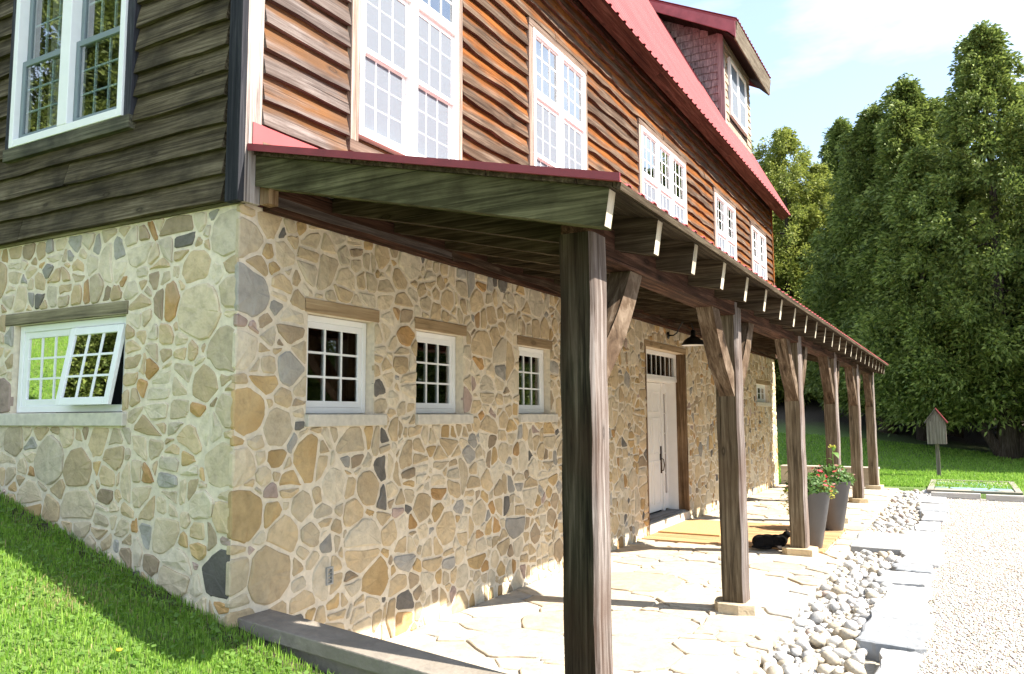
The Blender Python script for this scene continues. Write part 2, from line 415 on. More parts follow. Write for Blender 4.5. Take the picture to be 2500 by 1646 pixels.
c = t.mix(so_, c, t.ramp(n2, [(0.3, (0.030, 0.021, 0.013)), (0.75, (0.085, 0.062, 0.040))]))
t.col(c); t.rough(0.95); t.bump(n2, 0.8, 0.03); M_turf = t.m
tag(bigmesh('lawn', V, F, M_turf, smooth=True), kind='structure')

# gravel drive
t = NT('drive gravel'); v = t.coords(rnd=0)
vo = t.new('ShaderNodeTexVoronoi', Scale=70.0); t.link(v, vo.inputs['Vector'])
n1 = t.noise(v, 2.2, 5)
cc = t.mix(0.7, t.ramp(n1, [(0.3, (0.44, 0.395, 0.335)), (0.7, (0.60, 0.56, 0.50))]), t.mix(1.0, (0.62, 0.58, 0.52), vo.outputs['Color'], 'MULTIPLY'))
cc = t.mix(0.55, cc, (0.47, 0.43, 0.375))
t.col(cc); t.rough(0.95); t.bump(vo.outputs['Distance'], 1.0, 0.02); M_gravel = t.m
tag(mesh('driveway', [(3.5, -40, -0.035), (90, -40, -0.035), (90, 15.55, -0.035), (3.5, 15.55, -0.035)], [(0, 1, 2, 3)], M_gravel), kind='structure')

# ------------------------------------------------------------------ rubble / flagstone cells
def clip(poly, nx_, ny_, d):
    out = []; n = len(poly)
    for i in range(n):
        a, b = poly[i], poly[(i+1) % n]
        da = nx_*a[0]+ny_*a[1]-d; db = nx_*b[0]+ny_*b[1]-d
        if da <= 0: out.append(a)
        if (da < 0 and db > 0) or (da > 0 and db < 0):
            t_ = da/(da-db); out.append((a[0]+t_*(b[0]-a[0]), a[1]+t_*(b[1]-a[1])))
    return out
def area(p): return 0.5*sum(p[i][0]*p[(i+1) % len(p)][1]-p[(i+1) % len(p)][0]*p[i][1] for i in range(len(p)))
def cells(u0, u1, v0, v1, radii, holes, gap, rnd, seeds=(), dens=0.86, edge=0.0, asp=1.0):
    """packed irregular polygons: discs thrown large to small, then power cells shrunk by the joint"""
    pts = [tuple(s) for s in seeds]
    g = {}; cs = max(r for r, n in radii)*2.2
    def add(p): g.setdefault((int(p[0]//cs), int(p[1]//cs)), []).append(p)
    for p in pts: add(p)
    def ok(x, y, r):
        for h in holes:
            if h[0]-r*0.75 < x < h[1]+r*0.75 and h[2]-r*0.75 < y < h[3]+r*0.75: return False
        kx, ky = int(x//cs), int(y//cs)
        for i in (-1, 0, 1):
            for j in (-1, 0, 1):
                for q in g.get((kx+i, ky+j), ()):
                    if math.hypot(q[0]-x, (q[1]-y)*asp) < (q[2]+r)*dens: return False
        return True
    for r, tries in radii:
        for _ in range(tries):
            rr = r*rnd.uniform(0.85, 1.15); x, y = rnd.uniform(u0+rr*0.5, u1-rr*0.5), rnd.uniform(v0+rr*0.4, v1-rr*0.4)
            if ok(x, y, rr): p = (x, y, rr); pts.append(p); add(p)
    A = np.array(pts); out = []
    for i, (x, y, r) in enumerate(pts):
        poly = [(u0-edge, v0), (u1, v0), (u1, v1), (u0-edge, v1)]
        d2 = np.hypot(A[:, 0]-x, A[:, 1]-y); near = np.argsort(d2)[1:28]
        gp = gap*rnd.uniform(0.7, 1.25)
        for j in near:
            if len(poly) < 3: break
            qx, qy, qr = A[j]; dx, dy = qx-x, qy-y; L = math.hypot(dx, dy)
            if L < 1e-6: continue
            k = (L*L+r*r-qr*qr)/(2*L)
            nx_, ny_ = dx/L, dy/L
            poly = clip(poly, nx_, ny_, nx_*x+ny_*y+k-gp)
        for h in holes:
            if len(poly) < 3: break
            sep = [(h[0]-x, -1), (x-h[1], 1), (h[2]-y, -2), (y-h[3], 2)]
            s_, w_ = max(sep)
            if w_ == -1: poly = clip(poly, 1, 0, h[0]-gap*0.5)
            elif w_ == 1: poly = clip(poly, -1, 0, -(h[1]+gap*0.5))
            elif w_ == -2: poly = clip(poly, 0, 1, h[2]-gap*0.5)
            else: poly = clip(poly, 0, -1, -(h[3]+gap*0.5))
        if len(poly) < 3: continue
        # drop coincident points
        pl = [poly[0]]
        for q in poly[1:]:
            if math.hypot(q[0]-pl[-1][0], q[1]-pl[-1][1]) > 0.012: pl.append(q)
        if len(pl) < 3 or area(pl) < 0.0016: continue
        out.append(pl)
    return out
def compact(p):
    per = sum(math.hypot(p[i][0]-p[i-1][0], p[i][1]-p[i-1][1]) for i in range(len(p)))
    return 4*math.pi*abs(area(p))/max(per*per, 1e-9)
def split_cells(polys, gap, rnd, amin=0.008):
    """break some cells with near-level and near-plumb joints, as in roughly squared rubble"""
    out = []
    def rec(pl, depth):
        a_ = area(pl)
        us_ = [p[0] for p in pl]; vs_ = [p[1] for p in pl]
        du, dv = max(us_)-min(us_), max(vs_)-min(vs_)
        if min(us_) < 0.012: out.append(pl); return
        pr = 0.85 if a_ > 0.075 else 0.66 if a_ > 0.035 else 0.55 if a_ > 0.018 else 0.0
        if depth > 3 or a_ < 2*amin or rnd.random() > pr: out.append(pl); return
        tilt = rnd.gauss(0, 0.10)
        if du > dv*rnd.uniform(0.8, 1.6): n_ = (math.cos(tilt), math.sin(tilt)); c0 = min(us_)+du*rnd.uniform(0.33, 0.67); pt = (c0, (min(vs_)+max(vs_))/2)
        else: n_ = (math.sin(tilt), math.cos(tilt)); c0 = min(vs_)+dv*rnd.uniform(0.33, 0.67); pt = ((min(us_)+max(us_))/2, c0)
        d = n_[0]*pt[0]+n_[1]*pt[1]
        hv_ = [clip(pl, n_[0]*sg, n_[1]*sg, d*sg-gap) for sg in (1, -1)]
        if any(len(q) < 3 or compact(q) < 0.50 or area(q) < 0.004 for q in hv_): out.append(pl); return
        for q in hv_: rec(q, depth+1)
    for pl in polys: rec(pl, 0)
    return out
def rough_outline(pl, rnd, cut=0.2, jit=0.006, keep=None):
    o = []; n = len(pl)
    for i in range(n):
        a, b = pl[i], pl[(i+1) % n]
        L = math.hypot(b[0]-a[0], b[1]-a[1]); c_ = min(cut, 0.020/max(L, 1e-4)) if L > 0.05 else 0.25
        ts = [c_, 1-c_] if L < 0.14 else [c_, 0.5, 1-c_]
        for t_ in ts:
            p = (a[0]+(b[0]-a[0])*t_, a[1]+(b[1]-a[1])*t_)
            if keep is not None and keep(p): o.append(p); continue
            o.append((p[0]+rnd.uniform(-jit, jit), p[1]+rnd.uniform(-jit, jit)))
    return o
def slab(pl, P, w0, w1, rnd, inset=0.014, dome=0.006):
    n = len(pl); cx = sum(p[0] for p in pl)/n; cy = sum(p[1] for p in pl)/n
    def shr(p, d):
        L = math.hypot(p[0]-cx, p[1]-cy); k = max(0.3, 1-d/max(L, 1e-4)); return (cx+(p[0]-cx)*k, cy+(p[1]-cy)*k)
    v = [P(p[0], p[1], w0) for p in pl]+[P(p[0], p[1], w1-inset*0.42) for p in pl]
    v += [P(*shr(p, inset*rnd.uniform(0.6, 1.4)), w1+rnd.uniform(-0.4, 0.9)*dome) for p in pl]+[P(cx, cy, w1+dome*rnd.uniform(-0.5, 1.8))]
    f = []
    for i in range(n):
        j = (i+1) % n
        f += [(i, j, n+j, n+i), (n+i, n+j, 2*n+j, 2*n+i), (2*n+i, 2*n+j, 3*n)]
    return v, f
def px_of(p):
    d = Vector(p)-CAM; z = d.dot(fw)
    if z < 0.3: return None
    return 1250+1946.2*d.dot(r2)/z, 823-1946.2*d.dot(u2)/z, z
def stone_field(groups, cap, name, mats, stuffname):
    """groups: list of (parent, [(verts, faces, mat index, area)]); the largest in view become objects, the rest one mesh per parent"""
    allp = []
    for par, lst in groups:
        for it in lst:
            c_ = np.mean(np.array(it[0]), 0); q = px_of(c_)
            sz = 0 if q is None or not (-150 < q[0] < 2650 and -150 < q[1] < 1800) else it[3]/q[2]**2
            allp.append((sz, par, it))
    allp.sort(key=lambda a: -a[0])
    rest = {}
    for k, (sz, par, it) in enumerate(allp):
        if k < cap and sz > 0: mesh(name, it[0], it[1], mats[it[2]], par)
        else: rest.setdefault(par, []).append(it)
    for par, lst in rest.items():
        v, f, mi = [], [], []
        for it in lst:
            k = len(v); v += it[0]; f += [tuple(i+k for i in q) for q in it[1]]; mi += [it[2]]*len(it[1])
        tag(mesh(stuffname, v, f, mats, par, mi=mi), kind='stuff')
def pick(rnd, wts):
    return rnd.choices(range(len(wts)), wts)[0]

# ------------------------------------------------------------------ the house
LEN = 16.82; ZS = 3.07
house = tag(empty('stone_house', (-5, 8.4, -0.15)), 'two-storey house of fieldstone below and weathered brown board siding under a red metal roof', 'house')
# openings in the front wall (y0,y1,z0,z1) and in the gable wall (u = -x)
FW = [(0.62, 1.35, 1.72, 2.43), (1.90, 2.62, 1.72, 2.43), (3.68, 4.40, 1.72, 2.43)]
SMALLW = (14.72, 15.95, 1.98, 2.39)
DOOR = (7.50, 9.40, -0.02, 2.70)
GW = (1.10, 2.46, 1.74, 2.42)
front_holes, gable_holes = [], []
for y0, y1, z0, z1 in FW: front_holes += [(y0, y1, z0, z1), (y0-0.03, y1+0.05, z1, z1+0.10), (y0-0.01, y1+0.13, z0-0.09, z0)]
front_holes += [SMALLW, (14.66, 16.26, 2.39, 2.49), (14.66, 16.24, 1.89, 1.98), (DOOR[0]-0.02, DOOR[1]+0.03, DOOR[2], 2.80)]
gable_holes += [GW, (1.08, 2.58, 2.42, 2.52), (1.05, 2.74, 1.64, 1.74)]
def PF(u, v, w): return (w, u, v)
def PG(u, v, w): return (-u, -w, v)
def wall_with_holes(name, P, u0, u1, v0, v1, holes, depth, mat, parent):
    us = sorted(set([u0, u1]+[h[k] for h in holes for k in (0, 1)])); vs2 = sorted(set([v0, v1]+[h[k] for h in holes for k in (2, 3)]))
    us = [a for a in us if u0 <= a <= u1]; vs2 = [a for a in vs2 if v0 <= a <= v1]
    v, f = [], []
    def q(a, b, c_, d): k = len(v); v.extend([a, b, c_, d]); f.append((k, k+1, k+2, k+3))
    def hole(a, b): return any(h[0]-1e-6 < a < h[1]+1e-6 and h[2]-1e-6 < b < h[3]+1e-6 for h in holes)
    for i in range(len(us)-1):
        for j in range(len(vs2)-1):
            a0, a1, b0, b1 = us[i], us[i+1], vs2[j], vs2[j+1]
            if hole((a0+a1)/2, (b0+b1)/2): continue
            q(P(a0, b0, 0), P(a1, b0, 0), P(a1, b1, 0), P(a0, b1, 0))
    for h in holes:
        a0, a1, b0, b1 = h
        for (p, r_) in (((a0, b0), (a1, b0)), ((a1, b0), (a1, b1)), ((a1, b1), (a0, b1)), ((a0, b1), (a0, b0))):
            q(P(*p, 0), P(*r_, 0), P(*r_, -depth), P(*p, -depth))
    return mesh(name, v, f, mat, parent)
fwall = wall_with_holes('front_stone_wall', PF, 0.0, LEN, -0.3, ZS, [FW[0], FW[1], FW[2], SMALLW, DOOR], 0.36, M_mortar, house)
gwall = wall_with_holes('gable_stone_wall', PG, 0.0, 10.0, -0.3, ZS, [GW], 0.36, M_mortar, house)
rs = random.Random(21)
qz = []; z = -0.1; k = 0
while z < ZS-0.1:
    h = rs.uniform(0.26, 0.42); h = min(h, ZS-z)
    if ZS-(z+h) < 0.14: h = ZS-z
    qz.append((z+h/2, h)); z += h
def quoin_seeds(alt):
    out = []
    for i, (zc, h) in enumerate(qz):
        r_ = 0.17 if (i+alt) % 2 else 0.12
        out.append((0.10 if (i+alt) % 2 else 0.065, zc, r_))
    return out
RAD = [(0.20, 150), (0.155, 500), (0.115, 2000), (0.078, 7000), (0.052, 14000)]
def field(P, u0, u1, v0, v1, holes, seeds, seed, mult, below, edge):
    rr = random.Random(seed); out = []
    rad = [(r, int(n*mult)) for r, n in RAD]
    for pl in split_cells(cells(u0, u1, v0, v1, rad, holes, 0.0115, rr, seeds, dens=0.74, edge=edge, asp=1.12), 0.0115, rr):
        ol = rough_outline(pl, rr, 0.16, 0.007, keep=lambda p: p[0] < u0+0.004)
        cx = sum(p[0] for p in pl)/len(pl); cy = sum(p[1] for p in pl)/len(pl)
        if below(cx, cy): continue
        a_ = area(pl); wts = list(SW)
        if a_ > 0.06: wts = [36, 32, 4, 3.5, 2, 3, 1, 0.8, 18]
        if a_ < 0.012: wts = [30, 28, 12, 6, 3, 5, 6, 3, 14]
        if compact(pl) < 0.6: wts = [40, 36, 3, 0, 0, 3, 0, 0, 18]
        mi = pick(rr, wts)
        v_, f_ = slab(ol, P, -0.02, rr.uniform(0.002, 0.015), rr, 0.011, 0.0065)
        out.append((v_, f_, mi, a_))
    return out
fst = field(PF, 0.0, LEN-0.0, -0.02, ZS-0.02, front_holes, quoin_seeds(0), 5, 1.0, lambda u, v: False, 0.014)
gst = field(PG, 0.0, 9.95, 0.25, ZS-0.02, gable_holes, quoin_seeds(1), 9, 0.62, lambda u, v: v < 0.32+0.27*u, -0.001)
stone_field([(fwall, fst), (gwall, gst)], 300, 'stone', STONES, 'small_stones')
# far end wall and back wall
box('end_stone_wall', (-10, -0.002, LEN-0.3, LEN-0.001, -0.3, ZS), M_mortar, house)
box('rear_stone_wall', (-10, -9.7, 0.002, LEN-0.31, -0.3, ZS), M_mortar, house)
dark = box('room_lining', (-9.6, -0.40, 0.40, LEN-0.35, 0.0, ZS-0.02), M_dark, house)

# --- windows
def mapper(kind):
    return (lambda u, v, w: (w, u, v)) if kind == 'front' else (lambda u, v, w: (-u, -w, v))
def mbox(P, b):
    u0, u1, v0, v1, w0, w1 = b
    return [P(u0, v0, w0), P(u1, v0, w0), P(u1, v1, w0), P(u0, v1, w0), P(u0, v0, w1), P(u1, v0, w1), P(u1, v1, w1), P(u0, v1, w1)]
def mboxes(name, P, bs, mat, parent, bevel=0.0):
    v, f = [], []
    for b in bs:
        k = len(v); v += mbox(P, b); f += [tuple(i+k for i in q) for q in BF]
    o = mesh(name, v, f, mat, parent)
    if bevel:
        m = o.modifiers.new('bevel', 'BEVEL'); m.width = bevel; m.segments = 2; m.limit_method = 'ANGLE'
    return o
def ring(u0, u1, v0, v1, t_, w0, w1, tb=None):
    tb = tb or t_
    return [(u0, u0+t_, v0, v1, w0, w1), (u1-t_, u1, v0, v1, w0, w1), (u0+t_, u1-t_, v0, v0+tb, w0, w1), (u0+t_, u1-t_, v1-t_, v1, w0, w1)]
def sash(P, win, u0, u1, v0, v1, w, nc, nr, fr=0.042, mun=0.016, gm=None, back=None, tilt=None, wback=0.05, inner=False, fm=None):
    """one sash: its frame, the muntins and every pane between them; back = blind/screen/curtain behind"""
    Q = P if tilt is None else tilt
    mboxes('sash', Q, ring(u0, u1, v0, v1, fr, w-0.03, w), fm or M_white, win, 0.003)
    a0, a1, b0, b1 = u0+fr, u1-fr, v0+fr, v1-fr
    du, dv = (a1-a0)/nc, (b1-b0)/nr
    io = -0.018 if inner else 0.0; mm = M_grille_shade if inner else M_white     # grilles sealed behind the glass
    for i in range(1, nc): mboxes('muntin', Q, [(a0+i*du-mun/2, a0+i*du+mun/2, b0, b1, w-0.022+io, w-0.006+io)], mm, win)
    for j in range(1, nr): mboxes('muntin', Q, [(a0, a1, b0+j*dv-mun/2, b0+j*dv+mun/2, w-0.021+io, w-0.0075+io)], mm, win)
    src = None
    for i in range(nc):
        for j in range(nr):
            b = (a0+i*du, a0+(i+1)*du, b0+j*dv, b0+(j+1)*dv, w-0.017, w-0.012)
            o = mboxes('pane', Q, [b], gm or M_glass, win) if src is None else None
            if o is None:
                c_ = Vector(Q((b[0]+b[1])/2, (b[2]+b[3])/2, (b[4]+b[5])/2))
                o = bpy.data.objects.new('pane', src.data); place(o, c_, win)
            else: src = o
    if back is not None:
        mboxes('blind' if back is not M_screen else 'insect_screen', Q, [(a0, a1, b0, b1, w-wback-0.004, w-wback)], back, win)

def lower_window(P, kind, u0, u1, v0, v1, label_, lm):
    win = mboxes('window', P, ring(u0+0.005, u1-0.005, v0+0.004, v1-0.004, 0.045, -0.15, -0.075), M_white, house, 0.004)
    sash(P, win, u0+0.05, u1-0.05, v0+0.05, v1-0.05, -0.08, 3, 3, fr=0.045)
    o = mboxes('lintel', P, [(u0-0.03, u1+0.05, v1+0.001, v1+0.098, -0.2, 0.012)], lm, win, 0.006)
    o = mboxes('sill', P, [(u0-0.01, u1+0.13, v0-0.088, v0-0.001, -0.16, 0.035)], M_conc, win, 0.006)
    win['label'] = label_
    return win
mF, mG = mapper('front'), mapper('gable')
lower_window(mF, 'front', *FW[0], 'small white nine-pane window nearest the house corner', M_lintel)
lower_window(mF, 'front', *FW[1], 'small white nine-pane window, second from the house corner', M_lintel)
lower_window(mF, 'front', *FW[2], 'small white nine-pane window, third from the house corner', M_lintel)
# small three-light window by the far end
w = mboxes('window', mF, ring(*SMALLW, 0.05, -0.12, -0.06), M_white, house)
for i in range(3):
    a = SMALLW[0]+0.05+i*(SMALLW[1]-SMALLW[0]-0.1)/3
    sash(mF, w, a, a+(SMALLW[1]-SMALLW[0]-0.1)/3, SMALLW[2]+0.05, SMALLW[3]-0.05, -0.065, 1, 2, fr=0.035)
mboxes('lintel', mF, [(14.67, 16.25, 2.391, 2.488, -0.2, 0.012)], M_lintel, w, 0.006)
mboxes('sill', mF, [(14.67, 16.22, 1.895, 1.979, -0.12, 0.03)], M_conc, w, 0.006)
# gable ground-floor window: fixed light and an opened hopper casement
gwn = mboxes('window', mG, ring(GW[0]+0.02, GW[1]-0.01, GW[2]+0.005, GW[3]-0.005, 0.05, -0.13, -0.04)+[(1.73, 1.79, GW[2]+0.05, GW[3]-0.05, -0.13, -0.045)], M_white, house, 0.004)
sash(mG, gwn, 1.79, 2.40, GW[2]+0.055, GW[3]-0.055, -0.05, 3, 3, fr=0.05)
ang = math.radians(10)
def tiltP(u, v, w):
    # awning sash hinged along its top edge, the foot pushed outwards
    vt = GW[3]-0.06; dv = vt-v
    return mG(u, vt-dv*math.cos(ang)-(w+0.02)*math.sin(ang)*0.0, w+dv*math.sin(ang))
sash(mG, gwn, 1.15, 1.76, GW[2]+0.045, GW[3]-0.06, -0.02, 3, 3, fr=0.055, tilt=tiltP)
mboxes('lintel', mG, [(1.08, 2.58, GW[3]+0.001, 2.515, -0.2, 0.012)], M_glintel, gwn, 0.006)
mboxes('sill', mG, [(1.05, 2.74, 1.645, GW[2]-0.001, -0.14, 0.035)], M_conc, gwn, 0.006)
gwn['label'] = 'white window with its right sash swung open at the foot'

# --- upper storey siding
UW = [(1.03, 2.40, 2), (3.89, 5.27, 2), (7.29, 9.44, 3), (11.36, 12.90, 2), (14.43, 15.88, 2)]
UB, UT = 3.82, 5.92
SX = 0.03
ZTOP = 6.93
def PFs(u, v, w): return (SX+w, u, v)
bk = wall_with_holes('front_siding', PFs, 0.0, LEN-0.001, ZS+0.001, ZTOP+0.25, [(a, b, UB, UT) for a, b, n in UW], 0.30, M_beam, house)
rb = random.Random(3)
def lapboard(name, P, u0, u1, z0, expo, mat, parent, rnd, wav=0.008, out=0.055):
    n = max(2, int((u1-u0)/0.22)); v = []; ph = rnd.uniform(0, 50)
    for i in range(n+1):
        u = u0+(u1-u0)*i/n
        wz = wav*(math.sin(u*5.1+ph)+0.6*math.sin(u*11.3+ph*1.7))+rnd.uniform(-wav, wav)*0.5
        wo_ = out+wav*0.5*math.sin(u*3.7+ph*2.1)
        v += [P(u, z0+expo+0.035, 0.004), P(u, z0+expo*0.5, 0.004+(wo_-0.004)*0.62+wav*0.3), P(u, z0+wz, wo_), P(u, z0+wz+0.004, 0.002)]
    f = []
    for i in range(n):
        a, b = i*4, i*4+4
        for k in range(3): f.append((a+k, a+k+1, b+k+1, b+k))
    f += [(0, 1, 2, 3), (n*4+3, n*4+2, n*4+1, n*4)]
    return mesh(name, v, f, mat, parent)
def spans(a0, a1, holes):
    out = []; a = a0
    for h0, h1 in sorted(holes):
        if h0 > a: out.append((a, min(h0, a1)))
        a = max(a, h1)
    if a < a1: out.append((a, a1))
    return [s for s in out if s[1]-s[0] > 0.03]
EXPO = 0.173; zb = 3.083
while zb < ZTOP:
    hol = []
    for a, b, n in UW:
        if zb+EXPO*0.6 > UB-0.06 and zb+EXPO*0.4 < UT+0.10: hol.append((a-0.092, b+0.092))
    for s0, s1 in spans(0.10, LEN, hol):
        a = s0
        while a < s1-0.02:
            L = rb.uniform(1.7, 3.9); b = min(s1, a+L)
            if s1-b < 0.9: b = s1
            m_ = M_fside_grey if (a < 0.95 or zb < 3.6) and b < 3.0 else M_fside
            lapboard('siding_board', PFs, a+0.004, b-0.004, zb, EXPO, m_, bk, rb, 0.011 if a > 2 else 0.004)
            a = b
    zb += EXPO
# upper front windows
def upper_window(a, b, n, idx):
    P = mF; w0, w1 = SX-0.06, 0.098
    win = mboxes('window', P, ring(a, b, UB, UT, 0.05, w0, w1, 0.06), M_white, house, 0.004)
    rl = 5.16
    fr = []
    wd_ = (b-a-0.1)/n
    for i in range(1, n): fr.append((a+0.05+i*wd_-0.05, a+0.05+i*wd_+0.05, UB+0.06, UT-0.05, w0, w1+0.002))
    fr.append((a+0.05, b-0.05, rl, rl+0.085, w0, w1+0.004))
    mboxes('mullion', P, fr, M_white, win, 0.003)
    for i in range(n):
        l = a+0.05+i*wd_+(0.05 if i else 0); r_ = a+0.05+(i+1)*wd_-(0.05 if i < n-1 else 0)
        ncol = 3
        md = (UB+0.06+rl)/2
        sash(P, win, l, r_, rl+0.087, UT-0.052, w1-0.022, ncol, 3, fr=0.018, gm=M_glass_sky, back=M_curtain)
        sash(P, win, l, r_, md-0.01, rl-0.001, w1-0.026, ncol, 3, fr=0.04, gm=M_glass, back=M_screen, wback=0.007)
        sash(P, win, l, r_, UB+0.062, md+0.02, w1-0.056, ncol, 3, fr=0.04, gm=M_glass, back=M_screen, wback=0.007)
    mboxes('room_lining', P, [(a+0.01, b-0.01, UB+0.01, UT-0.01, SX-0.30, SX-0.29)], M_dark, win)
    # weathered surrounds
    mboxes('trim', P, [(a-0.09, a-0.002, UB-0.06, UT+0.002, SX-0.02, 0.088)], M_trim_z, win, 0.003)
    mboxes('trim', P, [(b+0.002, b+0.075, UB-0.06, UT+0.002, SX-0.02, 0.088)], M_trim_z, win, 0.003)
    mboxes('trim', P, [(a-0.09, b+0.075, UT+0.004, UT+0.085, SX-0.02, 0.092)], M_trim_y, win, 0.003)
    mboxes('trim', P, [(a-0.10, b+0.08, UB-0.15, UB-0.062, SX-0.02, 0.092)], M_trim_y, win, 0.003)
    return win
for i, (a, b, n) in enumerate(UW): upper_window(a, b, n, i)
# gable siding
GUW = (1.105, 2.505, 3.82, 5.55)
def PGs(u, v, w): return (-u, -(SX+w), v)
gk = wall_with_holes('gable_siding', PGs, 0.0, 9.999, ZS+0.002, 7.0, [GUW], 0.45, M_gside, house)
zb = 3.075; rb = random.Random(8)
while zb < 7.0:
    hol = []
    if zb+EXPO*0.6 > GUW[2]-0.10 and zb+EXPO*0.4 < GUW[3]+0.1: hol = [(GUW[0]-0.085, GUW[1]+0.085)]
    for s0, s1 in spans(0.09, 9.95, hol):
        a = s0
        while a < s1-0.02:
            L = rb.uniform(1.6, 4.5); b = min(s1, a+L)
            if s1-b < 0.6: b = s1
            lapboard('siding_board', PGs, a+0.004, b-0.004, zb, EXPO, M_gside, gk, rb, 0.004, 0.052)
            a = b
    zb += EXPO
# gambrel gable head above
mesh('gable_head', [(0, -0.001, 6.98), (-10, -0.001, 6.98), (-8.1, -0.001, 11.2), (-5, -0.001, 12.7), (-1.9, -0.001, 11.2)], [(0, 1, 2, 3, 4)], M_gside, house)
# upper gable window (double hung pair)
P = mG; w1 = 0.105
win = mboxes('window', P, ring(GUW[0], GUW[1], GUW[2], GUW[3], 0.055, SX-0.06, w1, 0.06)+[(1.745, 1.865, GUW[2]+0.06, GUW[3]-0.055, SX-0.06, w1+0.003)], M_white, house, 0.004)
for l, r_ in ((GUW[0]+0.055, 1.745), (1.865, GUW[1]-0.055)):
    md = 4.5
    sash(P, win, l, r_, md-0.01, GUW[3]-0.056, w1-0.075, 3, 3, fr=0.045, mun=0.014, gm=M_glass_dim, inner=True, fm=M_sash_shade)
    sash(P, win, l, r_, GUW[2]+0.061, md+0.03, w1-0.045, 3, 3, fr=0.045, mun=0.014, gm=M_glass_dim, inner=True, fm=M_sash_shade)
mboxes('room_lining', P, [(GUW[0]+0.06, GUW[1]-0.06, GUW[2]+0.06, GUW[3]-0.06, -0.42, -0.41)], M_dark, win)
mboxes('curtain', P, [(1.95, 2.30, GUW[2]+0.02, GUW[3]-0.03, -0.08, -0.07)], plain('buff curtain', (0.30, 0.25, 0.18), 0.9), win)
mboxes('trim', P, [(GUW[0]-0.08, GUW[0]-0.002, GUW[2]-0.07, GUW[3]+0.1, SX-0.02, 0.088)], M_gtrim, win, 0.003)
mboxes('trim', P, [(GUW[1]+0.002, GUW[1]+0.08, GUW[2]-0.07, GUW[3]+0.1, SX-0.02, 0.088)], M_gtrim, win, 0.003)
mboxes('trim', P, [(GUW[0]-0.082, GUW[1]+0.082, GUW[2]-0.10, GUW[2]-0.002, SX-0.02, 0.10)], M_gtrim_x, win, 0.003)
win['label'] = 'tall white double-hung window pair in the dark gable siding'
# corner boards
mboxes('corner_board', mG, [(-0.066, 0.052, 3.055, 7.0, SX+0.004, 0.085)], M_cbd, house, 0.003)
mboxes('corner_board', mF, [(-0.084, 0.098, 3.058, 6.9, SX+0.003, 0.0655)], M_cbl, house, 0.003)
box('sill_beam', (-9.9, 0.02, -0.022, 0.02, ZS-0.012, ZS+0.03), M_glintel, house)
mboxes('corner_board', mF, [(LEN-0.08, LEN+0.02, 3.07, 6.9, SX-0.2, 0.09)], M_fside, house)

# --- main roof: steep lower slope of the gambrel, ribbed red metal
E0 = (0.50, 6.64); SL = 1.95
def ribbed(name, p0, p1, y0, y1, mat, parent, pitch=0.19, hgt=0.02, th=0.004, sag=0.0):
    (x0, z0), (x1, z1) = p0, p1
    L = math.hypot(x1-x0, z1-z0); nx_, nz_ = -(z1-z0)/L, (x1-x0)/L
    if nz_ < 0: nx_, nz_ = -nx_, -nz_
    prof = []; y = y0
    while y < y1:
        for dy, h_ in ((0.0, 0), (pitch*0.62, 0), (pitch*0.72, 1), (pitch*0.90, 1)):
            if y+dy <= y1: prof.append((y+dy, h_*hgt))
        y += pitch
    prof.append((y1, 0)); n = len(prof); v = []
    for off in (0, -th):
        for (x, z) in (p0, p1):
            for yy, h_ in prof: v.append((x+nx_*(h_+off), yy, z+nz_*(h_+off)))
    f = []
    for i in range(n-1):
        f.append((i, i+1, n+i+1, n+i)); f.append((2*n+i, 3*n+i, 3*n+i+1, 2*n+i+1)); f.append((i, 2*n+i, 2*n+i+1, i+1))
    f += [(0, n, 3*n, 2*n), (n-1, 3*n-1, 4*n-1, 2*n-1)]
    return mesh(name, v, f, mat, parent)
KN = (E0[0]-2.4, E0[1]+2.4*SL)
roof = ribbed('roof', E0, KN, -0.35, 16.98, M_redroof, house, pitch=0.24, hgt=0.024)
ribbed('upper_slope', KN, (-5, KN[1]+1.4), -0.35, 16.98, M_redroof, roof)
ribbed('upper_slope', (-10-KN[0], KN[1]), (-5, KN[1]+1.4), -0.35, 16.98, M_redroof, roof, pitch=0.6)
ribbed('rear_slope', (-10.5, E0[1]), (-10-KN[0], KN[1]), -0.35, 16.98, M_redroof, roof, pitch=0.6)
ln = math.hypot(1, SL); dn = (-SL/ln, -1/ln)       # into the roof, square to the slope
def off(p, t_, s_=0.0): return (p[0]+dn[0]*t_-s_/ln, p[1]+dn[1]*t_+s_*SL/ln)
y = -0.33
rf = random.Random(14)
while y < 16.9:
    b = min(16.95, y+rf.uniform(3.2, 4.6))
    prism('fascia', [off(E0, 0.006), off(E0, 0.225), off(E0, 0.225, 0.028), off(E0, 0.006, 0.028)], 'y', y, b-0.004, M_fascia, roof)
    y = b
for k in range(4):
    s0 = 0.03+k*0.135
    prism('soffit_board', [off(E0, 0.215, s0), off(E0, 0.215, s0+0.131), off(E0, 0.195, s0+0.131), off(E0, 0.195, s0)], 'y', -0.3, 16.93, M_soffit, roof)
prism('roof_deck', [off(E0, 0.01, 0.03), off(E0, 0.19, 0.03), off(E0, 0.19, 1.3), off(E0, 0.01, 1.3)], 'y', -0.3, 16.9, M_soffit, roof)
